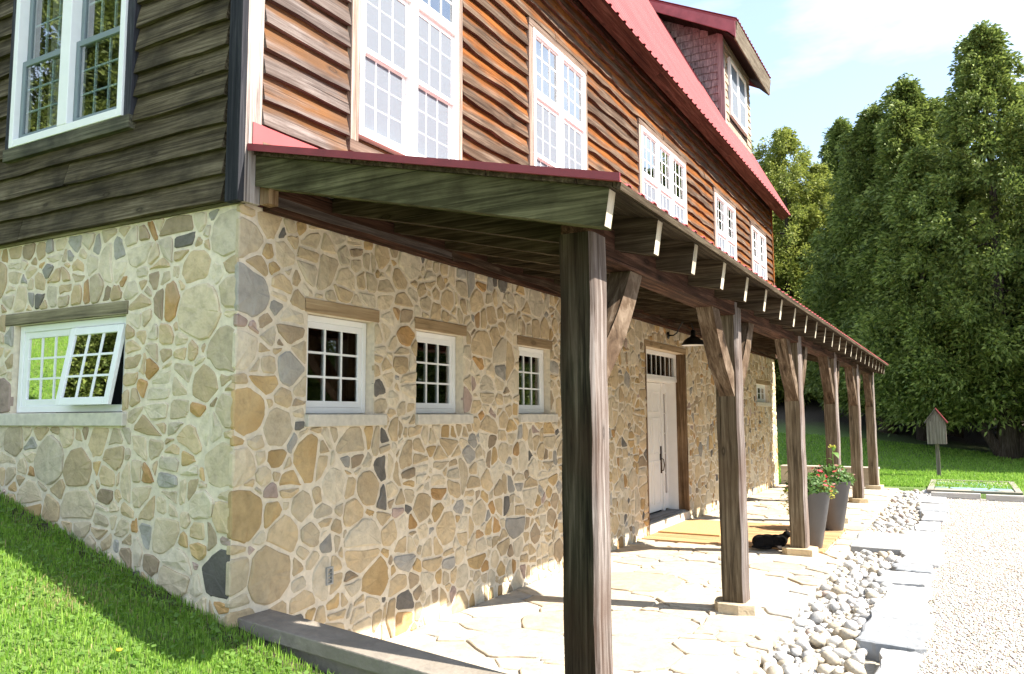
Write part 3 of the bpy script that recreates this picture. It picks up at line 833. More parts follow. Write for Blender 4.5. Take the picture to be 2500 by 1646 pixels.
# --- dormer
XF, DY0, DY1 = -0.30, 13.84, 16.46
def roofz(x): return E0[1]+SL*(E0[0]-x)
dorm = mesh('dormer', [(XF, DY0, roofz(XF)-0.1), (XF, DY1, roofz(XF)-0.1), (XF, DY1, 10.35), (XF, DY0, 10.35), (-2.1, DY0, 11.35), (-2.1, DY1, 11.35)],
            [(0, 1, 2, 3), (0, 3, 4), (1, 5, 2)], M_soffit, house)
dorm['label'] = 'shed dormer clad in grey-brown cedar shingles'
rd = random.Random(31)
zc = roofz(XF)-0.02; row = 0
while zc < 11.1:                                   # cheek wall facing the gable end
    e = 0.172
    def xl(z): return E0[0]-(z-E0[1])/SL
    xa = XF-0.10; xmin = xl(zc+e*0.5)-0.02
    x = xa+0.004
    ztop_lim = lambda xx: 10.22-0.53*(xx-XF)
    first = True
    while x > -2.2:
        wd_ = rd.uniform(0.10, 0.22); x0_, x1_ = x-wd_, x
        zz = zc+rd.uniform(-0.008, 0.008)
        if zz+e*0.5 < ztop_lim((x0_+x1_)/2) and zz+e*0.5 > roofz((x0_+x1_)/2)-0.08:
            v = [(x0_+0.003, DY0-0.034, zz), (x1_-0.003, DY0-0.034, zz), (x1_-0.003, DY0-0.004, zz+e+0.03), (x0_+0.003, DY0-0.004, zz+e+0.03), (x0_+0.003, DY0, zz), (x1_-0.003, DY0, zz)]
            mesh('shingle', v, [(0, 1, 2, 3), (0, 4, 5, 1), (1, 5, 2), (0, 3, 4)], M_shingle, dorm)
        x = x0_
    zc += e
zc = roofz(XF)-0.05
while zc < 10.2:                                   # front face
    y = DY0+0.08
    while y < DY1-0.03:
        wd_ = rd.uniform(0.12, 0.26); y1_ = min(y+wd_, DY1)
        mid = (y+y1_)/2
        if not (14.22 < mid < 15.95 and 8.40 < zc+0.09 < 9.93):
            zz = zc+rd.uniform(-0.008, 0.008)
            v = [(XF+0.028, y+0.003, zz), (XF+0.028, y1_-0.003, zz), (XF+0.006, y1_-0.003, zz+0.20), (XF+0.006, y+0.003, zz+0.20), (XF, y+0.003, zz), (XF, y1_-0.003, zz)]
            mesh('shingle', v, [(0, 1, 2, 3), (0, 4, 5, 1), (1, 5, 2), (0, 3, 4)], M_shingle_f, dorm)
        y = y1_
    zc += 0.172
box('corner_trim', (XF-0.10, XF+0.036, DY0-0.044, DY0+0.0, roofz(XF)-0.05, 10.28), M_shingle, dorm)
box('corner_trim', (XF, XF+0.036, DY0+0.001, DY0+0.07, roofz(XF)-0.05, 10.1), M_cbl, dorm)
mboxes('window_frame', mF, [(a_, b_, c_, d_, XF, XF+0.07) for a_, b_, c_, d_, _, _ in ring(14.30, 15.88, 8.50, 9.88, 0.07, 0, 1)]+[(15.04, 15.13, 8.57, 9.81, XF, XF+0.068)], M_white, dorm)
for a_, b_ in ((14.37, 15.04), (15.13, 15.81)):
    mboxes('sash', mF, [(p, q, r_, s_, XF+0.02, XF+0.05) for p, q, r_, s_, _, _ in ring(a_, b_, 8.57, 9.81, 0.03, 0, 1)]+[(a_+0.03, b_-0.03, 9.16, 9.2, XF+0.02, XF+0.05)], M_white, dorm)
    for c_, d_ in ((8.60, 9.16), (9.20, 9.78)):
        mboxes('pane', mF, [(a_+0.03, b_-0.03, c_, d_, XF+0.03, XF+0.034)], M_glass_sky, dorm)
        mboxes('insect_screen', mF, [(a_+0.03, b_-0.03, c_, d_, XF+0.042, XF+0.044)], M_screen, dorm)
DE = (0.14, 10.26); DS = 0.5
def dz(x): return DE[1]+DS*(DE[0]-x)
prism('dormer_roof', [(DE[0], dz(DE[0])), (-2.3, dz(-2.3)), (-2.3, dz(-2.3)-0.05), (DE[0], dz(DE[0])-0.05)], 'y', 13.33, 16.93, M_redtrim, dorm)
ribbed('roof_sheet', (DE[0]+0.03, DE[1]+0.01), (-2.3, dz(-2.3)+0.026), 13.31, 16.95, M_redroof, dorm)
prism('rake_board', [(DE[0]-0.01, dz(DE[0])-0.06), (-2.25, dz(-2.25)-0.05), (-2.25, dz(-2.25)-0.25), (-0.02, dz(-0.02)-0.34), (DE[0]-0.01, dz(DE[0])-0.42)], 'y', 13.30, 13.345, M_drake, dorm)
prism('rake_board', [(DE[0]-0.01, dz(DE[0])-0.06), (-2.25, dz(-2.25)-0.05), (-2.25, dz(-2.25)-0.25), (-0.02, dz(-0.02)-0.34), (DE[0]-0.01, dz(DE[0])-0.42)], 'y', 16.91, 16.95, M_drake, dorm)
prism('fascia', [(DE[0]+0.005, dz(DE[0])-0.055), (DE[0]+0.03, dz(DE[0])-0.06), (DE[0]-0.02, dz(DE[0])-0.44), (DE[0]-0.05, dz(DE[0])-0.44)], 'y', 13.346, 16.909, M_dfascia, dorm)
prism('soffit', [(DE[0]-0.05, dz(DE[0])-0.43), (XF+0.0, 10.22), (XF+0.0, 10.24), (DE[0]-0.05, dz(DE[0])-0.41)], 'y', 13.346, 16.909, M_soffit, dorm)
prism('soffit', [(XF, 10.22), (-2.2, 11.17), (-2.2, 11.19), (XF, 10.24)], 'y', 13.346, 13.839, M_soffit, dorm)

# --- front door
DX = -0.325
door = boxes('door', [(DX, -0.15, 9.36, 9.395, 0.17, 2.26), (DX, -0.15, 7.505, 7.54, 0.17, 2.26), (DX, -0.15, 7.54, 9.36, 2.22, 2.26)], M_whitepaint, house)
door['label'] = 'white panelled front door with narrow sidelights and a transom'
box('door_leaf', (DX-0.03, DX+0.005, 8.16, 9.075, 0.19, 2.215), M_whitepaint, door, 0.004)
for (a_, b_) in ((8.24, 8.58), (8.66, 8.99)):
    for (c_, d_) in ((0.30, 0.98), (1.08, 1.66), (1.74, 2.08)):
        boxes('panel_moulding', [(DX+0.004, DX+0.014, p, q, r_, s_) for p, q, r_, s_, _, _ in ring(a_, b_, c_, d_, 0.022, 0, 1)], M_whitepaint, door, 0.003)
        box('panel', (DX+0.004, DX+0.010, a_+0.05, b_-0.05, c_+0.05, d_-0.05), M_whitepaint, door, 0.003)
boxes('mullion', [(DX-0.03, DX+0.03, 9.08, 9.14, 0.17, 2.22), (DX-0.03, DX+0.03, 8.10, 8.155, 0.17, 2.22)], M_whitepaint, door, 0.003)
for a_, b_ in ((9.14, 9.36), (7.54, 8.10)):
    g0, g1 = (a_+0.075, b_-0.05) if b_-a_ < 0.3 else (a_+0.12, b_-0.12)
    boxes('sidelight', [(DX-0.02, DX+0.012, a_, g0, 0.19, 2.215), (DX-0.02, DX+0.012, g1, b_, 0.19, 2.215), (DX-0.02, DX+0.012, g0, g1, 0.19, 0.43), (DX-0.02, DX+0.012, g0, g1, 2.05, 2.215)], M_whitepaint, door, 0.003)
    for k in range(5):
        box('pane', (DX-0.012, DX-0.006, g0, g1, 0.435+k*0.325, 0.745+k*0.325), plain('sidelight glass', (0.20, 0.17, 0.15), 0.15), door)
boxes('transom_frame', [(-0.20, -0.135, p, q, r_, s_) for p, q, r_, s_, _, _ in ring(7.54, 9.395, 2.262, 2.695, 0.06, 0, 1)]+[(-0.22, -0.13, 7.505, 9.397, 2.236, 2.285)], M_whitepaint, door, 0.004)
for k in range(1, 8): box('muntin', (-0.18, -0.165, 7.60+k*0.217-0.007, 7.60+k*0.217+0.007, 2.32, 2.635), M_whitepaint, door)
for k in range(8): box('pane', (-0.176, -0.170, 7.60+k*0.217+0.007, 7.60+(k+1)*0.217-0.007, 2.322, 2.635), M_glass, door)
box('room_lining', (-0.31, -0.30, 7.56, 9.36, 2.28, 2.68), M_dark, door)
box('jamb', (-0.15, 0.014, 9.398, 9.43, 0.15, 2.70), M_jamb, door)
box('jamb', (-0.15, 0.014, 7.47, 7.502, 0.15, 2.70), M_jamb, door)
box('jamb_facing', (-0.148, 0.006, 9.372, 9.397, 0.171, 2.70), M_jamb, door)
box('lintel', (-0.2, 0.014, 7.46, 9.46, 2.702, 2.795), M_lintel, door, 0.005)
M_thr = wood('threshold boards', (0.10, 0.10, 0.10), (0.22, 0.22, 0.22), (0.34, 0.34, 0.34), 'y', knots=False)
for k in range(3): box('threshold_board', (-0.335+k*0.10, -0.335+k*0.10+0.094, 7.505, 9.39, 0.150, 0.168), M_thr, door, 0.003)
box('door_step', (-0.34, 0.02, 7.50, 9.40, -0.1, 0.148), M_conc, door, 0.006)
# long pull handle
hv, hf = [], []
for pts, rad in ((((DX+0.012, 9.0, 0.77), (DX+0.012, 9.0, 1.20)), (0.022, 0.022)),):
    a_, b_ = tube(pts, rad, 8); hv += a_; hf += b_
a_, b_ = tube([(DX+0.012, 9.0, 0.80), (DX+0.06, 9.0, 0.82), (DX+0.075, 9.0, 0.90), (DX+0.06, 9.0, 0.99), (DX+0.012, 9.0, 1.01)], [0.009]*5, 8)
k = len(hv); hv += a_; hf += [tuple(i+k for i in q) for q in b_]
mesh('handle', hv, hf, M_bronze, door, True)
# small louvred vent low on the wall
M_ventg = plain('grey vent', (0.30, 0.30, 0.28), 0.6)
vent = boxes('wall_vent', [(0.0, 0.022, 0.835, 0.848, 0.53, 0.65), (0.0, 0.022, 0.892, 0.905, 0.53, 0.65), (0.0, 0.022, 0.848, 0.892, 0.638, 0.65), (0.0, 0.022, 0.848, 0.892, 0.53, 0.542)], M_ventg, house)
for k in range(3): box('louvre', (0.004, 0.018, 0.849, 0.891, 0.560+k*0.025, 0.567+k*0.025), M_ventg, vent)

# ------------------------------------------------------------------ porch
P_X, PW, PD = 2.24, 0.196, 0.202
PY = [0.425, 3.612, 6.824, 10.12, 13.35, 16.56]
porch = tag(empty('porch', (1.2, 8.4, 0.0)), 'open timber lean-to porch with heavy posts, curved braces and red metal roof', 'porch')
rp = random.Random(17)
WT, ET = (0.09, 3.425), (2.565, 2.848)           # roof top line at the wall and at the eave
RS = (WT[1]-ET[1])/(ET[0]-WT[0])
def rz(x): return ET[1]+RS*(ET[0]-x)
def timber(name, b, mat, parent, bev=0.008):
    o = box(name, b, mat, parent, bev); return o
for i, y in enumerate(PY):
    top = 2.70
    # slightly irregular sawn post with drying checks
    v, f = [], []; n = 14
    for k in range(n+1):
        z = 0.085+(top-0.085)*k/n
        jx, jy = 0.003*math.sin(k*1.7+i*3), 0.003*math.sin(k*1.1+i)
        for (a_, b_) in ((P_X-PW, y), (P_X-0.02, y), (P_X, y+0.02), (P_X, y+PD-0.012), (P_X-0.012, y+PD), (P_X-PW, y+PD)):
            v.append((a_+jx+rp.uniform(-.0012, .0012), b_+jy+rp.uniform(-.0012, .0012), z))
    for k in range(n):
        for q in range(6): f.append((k*6+q, k*6+(q+1) % 6, k*6+6+(q+1) % 6, k*6+6+q))
    f += [tuple(range(5, -1, -1)), tuple(range(n*6, n*6+6))]
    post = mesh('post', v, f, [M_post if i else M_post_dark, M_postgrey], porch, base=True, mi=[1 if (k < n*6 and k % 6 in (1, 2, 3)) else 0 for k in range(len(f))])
    # flat base stones
    pl = []
    m_ = rp.randint(7, 9)
    for k in range(m_):
        a_ = 2*math.pi*(k+rp.uniform(-.2, .2))/m_
        ex = 0.5
        cx, sy = math.cos(a_), math.sin(a_)
        s_ = max(abs(cx), abs(sy))
        pl.append((P_X-PW/2+cx/s_*0.185*rp.uniform(.9, 1.08), y+PD/2+sy/s_*0.175*rp.uniform(.9, 1.08)))
    a_, b_ = slab(pl, lambda u, v_, w_: (u, v_, w_), -0.02, 0.083, rp, 0.012, 0.0)
    mesh('base_stone', a_, b_, STONES[1 if i % 2 else 0], post)
    for s_ in (1, -1):                              # knee braces
        if (i == 0 and s_ == -1) or (i == 5 and s_ == 1): continue
        yb = y+PD if s_ == 1 else y
        low = []; hi = []
        for k in range(9):
            t_ = k/8
            bow = 0.05*math.sin(math.pi*t_)
            py, pz = 0.66*t_+bow*0.7, 1.86+0.73*t_-bow*0.7
            low.append((yb+s_*(py), pz))
            hi.append((yb+s_*(py-0.118), pz+0.118))
        poly = low+hi[::-1]
        poly = [(q[0] if s_*(q[0]-yb) > -0.01 else yb-s_*0.01, min(q[1], 2.62)) for q in poly]
        prism('brace', poly, 'x', P_X-PW+0.03, P_X-0.03, M_brace, porch, 0.006)
for i in range(5):
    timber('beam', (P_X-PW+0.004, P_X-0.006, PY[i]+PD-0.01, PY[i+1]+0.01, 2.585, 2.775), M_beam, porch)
timber('beam', (P_X-PW+0.004, P_X-0.006, PY[0]+0.004, PY[0]+PD-0.011, 2.701, 2.775), M_beam, porch)
timber('beam', (P_X-PW+0.004, P_X-0.006, PY[5]+PD-0.01, PY[5]+PD+0.12, 2.585, 2.775), M_beam, porch)
ycur = 0.18
while ycur < 16.7:
    b = min(16.75, ycur+rp.uniform(3.5, 5)); timber('ledger', (0.002, 0.072, ycur, b-0.004, 3.045, 3.255), M_beam, porch); ycur = b
YR = [0.05]+[0.05+0.722*k for k in range(1, 23)]+[16.56]
for k, y in enumerate(YR):
    wdt = 0.088
    lo_, hi_ = 0.075, 2.495
    def zt(x): return rz(x)-0.058
    dep = 0.205 if k else 0.195
    prism('rafter', [(lo_, zt(lo_)), (lo_, zt(lo_)-dep), (hi_-0.03, zt(hi_-0.03)-dep), (hi_, zt(hi_))], 'y', y, y+wdt, M_rake if k == 0 else M_raft, porch, 0.004)
    v = [(hi_+0.0015, y+0.003, zt(hi_)-0.004), (hi_+0.0015, y+wdt-0.003, zt(hi_)-0.004), (hi_-0.0285, y+wdt-0.003, zt(hi_-0.03)-dep+0.004), (hi_-0.0285, y+0.003, zt(hi_-0.03)-dep+0.004)]
    mesh('end_grain', v, [(0, 1, 2, 3)], M_raftend, porch)
# sheathing boards running along the porch
sx = 0.08; k = 0
while sx < 2.54:
    wd_ = min(rp.uniform(0.16, 0.21), 2.55-sx)
    y0_ = 0.012+rp.uniform(0, 0.02)
    prism('sheathing_board', [(sx+0.002, rz(sx)-0.030), (sx+wd_-0.002, rz(sx+wd_)-0.030), (sx+wd_-0.002, rz(sx+wd_)-0.057), (sx+0.002, rz(sx)-0.057)], 'y', y0_, 16.68, M_sheath, porch)
    sx += wd_
proof = ribbed('roof_sheet', (ET[0]+0.002, rz(ET[0]+0.002)-0.026), (0.06, rz(0.06)-0.024), -0.01, 16.70, M_red, porch, pitch=0.19, hgt=0.013)
prism('rake_trim', [(0.07, rz(0.07)+0.006), (ET[0]+0.015, rz(ET[0]+0.015)+0.006), (ET[0]+0.015, rz(ET[0]+0.015)-0.034), (0.07, rz(0.07)-0.04)], 'y', -0.022, -0.012, M_redtrim, porch)
box('flashing', (0.068, 0.0725, 0.02, 16.7, rz(0.07)+0.0, rz(0.07)+0.16), M_red, porch)
prism('fascia', [(2.552, rz(2.552)-0.032), (2.572, rz(2.572)-0.03), (2.566, rz(2.57)-0.066), (2.548, rz(2.55)-0.066)], 'y', 0.02, 16.68, M_sheath, porch)
box('wall_post', (0.0735, 0.15, 0.09, 0.175, 3.06, 3.36), M_jamb, porch)

# wall lamp over the door
lamp = tag(empty('wall_lamp', (0.014, 8.53, 2.94)), 'black gooseneck barn lamp with a domed shade above the front door', 'lamp')
Ly = 8.53
a_, b_ = lathe([(0.0, 0.0), (0.055, 0.0), (0.055, 0.012), (0.03, 0.022), (0.0, 0.024)], (0, 0, 0), 20, False)
mesh('wall_plate', [(0.012+z, Ly+x, 2.94+y) for x, y, z in a_], b_, M_black, lamp, True)
pts = [(0.03, Ly, 2.94), (0.10, Ly, 2.935), (0.155, Ly, 2.97), (0.20, Ly, 3.06), (0.25, Ly, 3.135), (0.32, Ly, 3.16), (0.385, Ly, 3.125), (0.41, Ly, 3.05), (0.412, Ly, 2.98)]
a_, b_ = tube(pts, [0.0105]*len(pts), 10); mesh('gooseneck', a_, b_, M_black, lamp, True)
a_, b_ = lathe([(0.0, 0.235), (0.034, 0.235), (0.038, 0.15), (0.05, 0.135), (0.085, 0.118), (0.14, 0.075), (0.178, 0.015), (0.184, 0.0), (0.180, 0.0), (0.172, 0.012), (0.135, 0.07), (0.08, 0.11)], (0.412, Ly, 2.765), 32, False)
mesh('shade', a_, b_, M_black, lamp, True)
a_, b_ = lathe([(0.178, 0.002), (0.170, 0.010), (0.133, 0.066), (0.08, 0.104), (0.0, 0.11)], (0.412, Ly, 2.765), 32, False)
mesh('shade_lining', a_, b_, M_whitepaint, lamp, True)

# ------------------------------------------------------------------ patio, kerbs, pebbles
patio = tag(box('patio', (0.0, 2.60, 0.34, 17.0, -0.16, -0.014), M_sand), kind='structure')
rg = random.Random(77)
fl = []
deck_hole = (0.03, 2.40, 7.10, 9.40)
for pl in cells(0.02, 2.62, 0.36, 17.0, [(0.44, 90), (0.34, 320), (0.25, 1200), (0.16, 4000), (0.10, 6000)], [deck_hole], 0.011, rg, dens=0.80):
    ol = rough_outline(pl, rg, jit=0.012)
    a_, b_ = slab(ol, lambda u, v_, w_: (u, v_, w_), -0.05, rg.uniform(-0.006, 0.007), rg, 0.010, 0.003)
    fl.append((a_, b_, pick(rg, [7, 1.6, 3]), area(pl)))
stone_field([(patio, fl)], 300, 'flagstone', M_flag, 'small_flagstones')
# kerb between lawn and patio, falling gently away from the house
def kz(x): return 0.478-0.082*x
kerb = tag(mesh('kerb_wall', [(0.0, 0.06, kz(0)-0.085), (2.62, 0.06, kz(2.62)-0.085), (2.62, 0.33, kz(2.62)-0.085), (0.0, 0.33, kz(0)-0.085), (0.0, 0.06, kz(0)), (2.62, 0.06, kz(2.62)), (2.62, 0.33, kz(2.62)), (0.0, 0.33, kz(0))], BF, M_kerbcap),
           'low grey retaining kerb sloping away from the house corner beside the grass', 'kerb')
m = kerb.modifiers.new('bevel', 'BEVEL'); m.width = 0.008; m.segments = 2
mesh('kerb_base', [(0.02, 0.11, -0.16), (2.58, 0.11, -0.16), (2.58, 0.325, -0.16), (0.02, 0.325, -0.16), (0.02, 0.11, kz(0)-0.087), (2.58, 0.11, kz(2.58)-0.087), (2.58, 0.325, kz(2.58)-0.087), (0.02, 0.325, kz(0)-0.087)], BF, M_kerbcap, kerb)
fk = tag(box('kerb_wall', (0.012, 2.2, 17.06, 17.40, -0.1, 0.40), M_farkerb, None, 0.008), 'low pale concrete kerb wall at the end of the patio by the lawn', 'kerb')
box('coping', (0.012, 2.22, 17.04, 17.42, 0.402, 0.45), M_farkerb, fk, 0.006)

# deck by the door, mat
M_deck = wood('deck cedar', (0.30, 0.165, 0.075), (0.46, 0.275, 0.135), (0.58, 0.38, 0.21), 'x', knots=False)
deck = tag(empty('door_deck', (1.2, 8.25, -0.02)), 'flat orange cedar deck boards laid in front of the door', 'deck')
y = 7.105
while y < 9.38:
    box('deck_board', (0.03, 2.38+R.uniform(-.01, .01), y, min(y+0.136, 9.39), -0.012, 0.022+R.uniform(-.002, .002)), M_deck, deck, 0.004); y += 0.142
M_coir = plain('coir', (0.52, 0.325, 0.13), 0.95, var=0.18, scale=160, bump=0.8)
tag(box('doormat', (0.06, 0.95, 7.70, 9.02, 0.025, 0.045), M_coir, None, 0.006), 'tan coir doormat lying on the deck at the front door', 'doormat')

# stepping slab, border slabs
M_lime = [stone('border limestone', (0.42, 0.415, 0.405), (0.30, 0.30, 0.30), scale=8), stone('border limestone blue', (0.33, 0.34, 0.35), (0.22, 0.23, 0.24), scale=8)]
bord = tag(mesh('border', [(3.18, -1.5, -0.13), (3.64, -1.5, -0.13), (3.64, 17.0, -0.13), (3.18, 17.0, -0.13)], [(0, 1, 2, 3)], M_sand), kind='structure')
y = -1.0
while y < 16.6:
    L = rg.uniform(0.45, 1.5); x0_, x1_ = 3.22+rg.uniform(-0.14, 0.12), 3.62+rg.uniform(-0.06, 0.07)
    sk = rg.uniform(-0.10, 0.10)
    pl = []
    for k in range(4): pl.append((x0_+(x1_-x0_)*k/4, y+0.025+sk*(k/4-0.5)+rg.uniform(-.02, .02)))
    for k in range(4): pl.append((x1_+rg.uniform(-.05, .02), y+0.03+(L-0.05)*k/4))
    sk = rg.uniform(-0.06, 0.06)
    for k in range(4): pl.append((x1_-(x1_-x0_)*k/4, y+L-0.025+sk*(0.5-k/4)+rg.uniform(-.02, .01)))
    for k in range(4): pl.append((x0_+rg.uniform(-.05, .05), y+L-0.03-(L-0.05)*k/4))
    a_, b_ = slab(rough_outline(pl, rg, jit=0.012), lambda u, v_, w_: (u, v_, w_), -0.16, rg.uniform(-0.03, 0.012), rg, 0.02, 0.004)
    mesh('border_slab', a_, b_, M_lime[1 if rg.random() < 0.35 else 0], bord); y += L
pl = [(2.60, 7.80), (3.22, 7.76), (3.24, 8.5), (3.20, 9.24), (2.58, 9.22), (2.61, 8.5)]
a_, b_ = slab(rough_outline(pl, rg, jit=0.012), lambda u, v_, w_: (u, v_, w_), -0.12, 0.012, rg, 0.02, 0.004)
tag(mesh('stepping_slab', a_, b_, M_lime[0]), 'large pale stepping slab between the two beds of river stones', 'stepping stone')

# river stones
bed = tag(mesh('pebble_bed', [(2.5, -0.6, -0.125), (3.3, -0.6, -0.125), (3.3, 17.3, -0.125), (2.5, 17.3, -0.125)], [(0, 1, 2, 3)], plain('bed soil', (0.30, 0.27, 0.22), 0.95, var=0.3, scale=40)), kind='structure')
M_peb = [stone('river stone white', (0.62, 0.60, 0.56), (0.50, 0.475, 0.43), bump=0.4), stone('river stone buff', (0.56, 0.49, 0.38), (0.44, 0.38, 0.285), bump=0.4),
         stone('river stone grey', (0.40, 0.39, 0.375), (0.28, 0.275, 0.26), bump=0.25), stone('river stone rose', (0.50, 0.40, 0.34), (0.40, 0.31, 0.26), bump=0.25)]
def pebble_mesh(seed, sub=2):
    bm = bmesh.new(); bmesh.ops.create_icosphere(bm, subdivisions=sub, radius=1.0)
    q = random.Random(seed); ph = [q.uniform(0, 9) for _ in range(6)]
    for v_ in bm.verts:
        c_ = v_.co; s_ = 1+0.14*math.sin(2.3*c_.x+ph[0])*math.sin(2.1*c_.y+ph[1])+0.10*math.sin(3.1*c_.z+ph[2]+c_.x*2)
        v_.co = Vector((c_.x*s_*1.0, c_.y*s_*q.uniform(0.80, 0.82), c_.z*s_*0.62))
    V_ = np.array([v_.co[:] for v_ in bm.verts]); F_ = np.array([[x.index for x in f_.verts] for f_ in bm.faces]); bm.free(); return V_, F_
PM = [pebble_mesh(s) for s in range(8)]; PL = [pebble_mesh(s, 1) for s in range(8)]
peb = []; rq = random.Random(55); grid = {}
def pok(x, y, r):
    kx, ky = int(x/0.2), int(y/0.2)
    for i in (-1, 0, 1):
        for j in (-1, 0, 1):
            for (a_, b_, c_) in grid.get((kx+i, ky+j), ()):
                if math.hypot(a_-x, b_-y) < (c_+r)*0.74: return False
    grid.setdefault((kx, ky), []).append((x, y, r)); return True
for r, n in ((0.068, 500), (0.050, 4500), (0.037, 18000), (0.027, 34000)):
    for _ in range(n):
        rr = r*rq.uniform(0.85, 1.2); y = -0.5+17.6*rq.random()**1.15
        xl_, xh = 2.56+0.05*math.sin(y*2.2), 3.22
        x = rq.uniform(xl_, xh)
        if 7.7 < y < 9.3: continue
        if pok(x, y, rr): peb.append((x, y, rr))
items = []
for (x, y, r) in peb:
    z = -0.115+r*0.5+rq.uniform(0, 0.05)
    a_ = rq.uniform(0, 6.28); ti = Matrix.Rotation(a_, 3, 'Z') @ Matrix.Rotation(rq.uniform(-.5, .5), 3, 'X') @ Matrix.Rotation(rq.uniform(-.4, .4), 3, 'Y')
    items.append((x, y, z, r, np.array(ti), rq.randrange(8), pick(rq, [7, 4, 2, 0.8])))
def psz(it):
    q = px_of(it[:3]); return 0 if q is None or not (0 < q[0] < 2500 and 0 < q[1] < 1700) else it[3]/q[2]
items.sort(key=psz, reverse=True)
pmesh = {}
for it in items[:300]:
    x, y, z, r, tm, vi, mi = it
    key = (vi, mi)
    if key not in pmesh:
        me = bpy.data.meshes.new('pebble'); me.from_pydata(PM[vi][0].tolist(), [], PM[vi][1].tolist()); me.materials.append(M_peb[mi])
        me.polygons.foreach_set('use_smooth', [True]*len(me.polygons)); pmesh[key] = me
    o = bpy.data.objects.new('pebble', pmesh[key]); place(o, (x, y, z), bed)
    o.rotation_euler = Matrix(tm.tolist()).to_euler(); o.scale = (r, r, r)
VV, FF, MI = [], [], []; n0 = 0
for it in items[300:]:
    x, y, z, r, tm, vi, mi = it
    v_ = PL[vi][0] @ tm.T*r+np.array([x, y, z]); VV.append(v_); FF.append(PL[vi][1]+n0); MI.append(np.full(len(PL[vi][1]), mi)); n0 += len(v_)
tag(bigmesh('pebbles', np.concatenate(VV), np.concatenate(FF), M_peb, bed, np.concatenate(MI).astype(np.int32), True), kind='stuff')

# loose gravel on the drive
def scatter_chips(name, pts, rad, mats, mi):
    n = len(pts)
    base = np.array([[1, 0, 0], [-1, 0, 0], [0, 1, 0], [0, -1, 0], [0, 0, 0.8], [0, 0, -0.8]], float)
    fc = np.array([[0, 2, 4], [2, 1, 4], [1, 3, 4], [3, 0, 4], [2, 0, 5], [1, 2, 5], [3, 1, 5], [0, 3, 5]])
    a = NP.uniform(0, 6.283, n); ca, sa = np.cos(a), np.sin(a)
    B = base[None]*rad[:, None, None]*NP.uniform(0.6, 1.25, (n, 6, 1))
    x = B[:, :, 0]*ca[:, None]-B[:, :, 1]*sa[:, None]; y = B[:, :, 0]*sa[:, None]+B[:, :, 1]*ca[:, None]
    tl = NP.uniform(-0.6, 0.6, n)[:, None]
    Vv = np.stack([x, y, B[:, :, 2]+x*tl], -1)+pts[:, None, :]
    Ff = (fc[None]+(np.arange(n)*6)[:, None, None]).reshape(-1, 3)
    return bigmesh(name, Vv.reshape(-1, 3), Ff, mats, None, np.repeat(mi, 8).astype(np.int32))
n = 52000
gy_ = 1.5+14.0*NP.random(n)**1.7; gx_ = 3.6+NP.random(n)*(0.35+0.22*(gy_+2.0))
pts = np.stack([gx_, gy_, np.full(n, -0.031)], -1)
M_chip = [plain('gravel cream', (0.50, 0.45, 0.38), 0.9, var=0.2), plain('gravel white', (0.60, 0.575, 0.53), 0.9, var=0.1), plain('gravel brown', (0.32, 0.25, 0.185), 0.9, var=0.2)]
tag(scatter_chips('gravel', pts, NP.uniform(0.006, 0.016, n), M_chip, NP.choice(3, n, p=[0.5, 0.36, 0.14])), 'pale loose gravel chips covering the driveway', 'gravel', kind='stuff')

# ------------------------------------------------------------------ grass
def blades(name, x, y, z, h, wdt, mats, mi=None, lean=0.5):
    n = len(x); a = NP.uniform(0, 6.283, n); b = NP.uniform(0, 6.283, n); l = NP.random(n)*lean
    dx, dy = np.cos(a)*wdt/2, np.sin(a)*wdt/2
    bx, by = np.cos(b)*h*l, np.sin(b)*h*l
    V0 = np.stack([x-dx, y-dy, z-0.01], -1); V1 = np.stack([x+dx, y+dy, z-0.01], -1)
    V2 = np.stack([x+dx*.7+bx*.35, y+dy*.7+by*.35, z+h*.6], -1); V3 = np.stack([x-dx*.7+bx*.35, y-dy*.7+by*.35, z+h*.6], -1)
    V4 = np.stack([x+bx, y+by, z+h*(1-0.35*l)], -1)
    Vv = np.stack([V0, V1, V2, V3, V4], 1).reshape(-1, 3); o = (np.arange(n)*5)[:, None]
    Ff = np.concatenate([o+np.array([[0, 1, 2]]), o+np.array([[0, 2, 3]]), o+np.array([[3, 2, 4]])], 1).reshape(-1, 3)
    return bigmesh(name, Vv, Ff, mats, None, None if mi is None else np.repeat(mi, 3).astype(np.int32))
M_grass = leafmat('grass blades', (0.115, 0.265, 0.022), (0.33, 0.50, 0.085), 0.5)
M_straw = leafmat('dry grass', (0.28, 0.25, 0.10), (0.40, 0.34, 0.16), 0.3)
n = 320000
x = 2.8-11.5*NP.random(n)**1.5; y = 0.055-5.2*NP.random(n)**1.5
keep = (y < 0.05) & ~((x > -0.005) & (y > 0.02)) & ~((y > -0.16-0.08*np.sin(x*9)) & (NP.random(n) < 0.55)); x, y = x[keep], y[keep]
z = H(x, y)
tuft = 0.6+0.4*np.sin(x*7+np.sin(y*5)*2)*np.sin(y*9+x*2)
h = NP.uniform(0.018, 0.044, len(x))*(0.7+0.6*tuft)*(1+1.2*(NP.random(len(x)) < 0.03)+0.9*NP.random(len(x))*np.exp(y/0.05))
dry = NP.random(len(x)) < (0.03+0.35*np.exp(-(((x+0.72)**2+(y+0.58)**2)/0.05)))
tag(blades('grass', x, y, z, h, NP.uniform(0.004, 0.008, len(x)), [M_grass, M_straw], dry.astype(int)), 'short bright green lawn grass on the bank below the gable', 'grass', kind='stuff')
n = 120000
y = 17.45+13*NP.random(n)**1.3; x = -9+NP.random(n)*20
z = H(x, y)
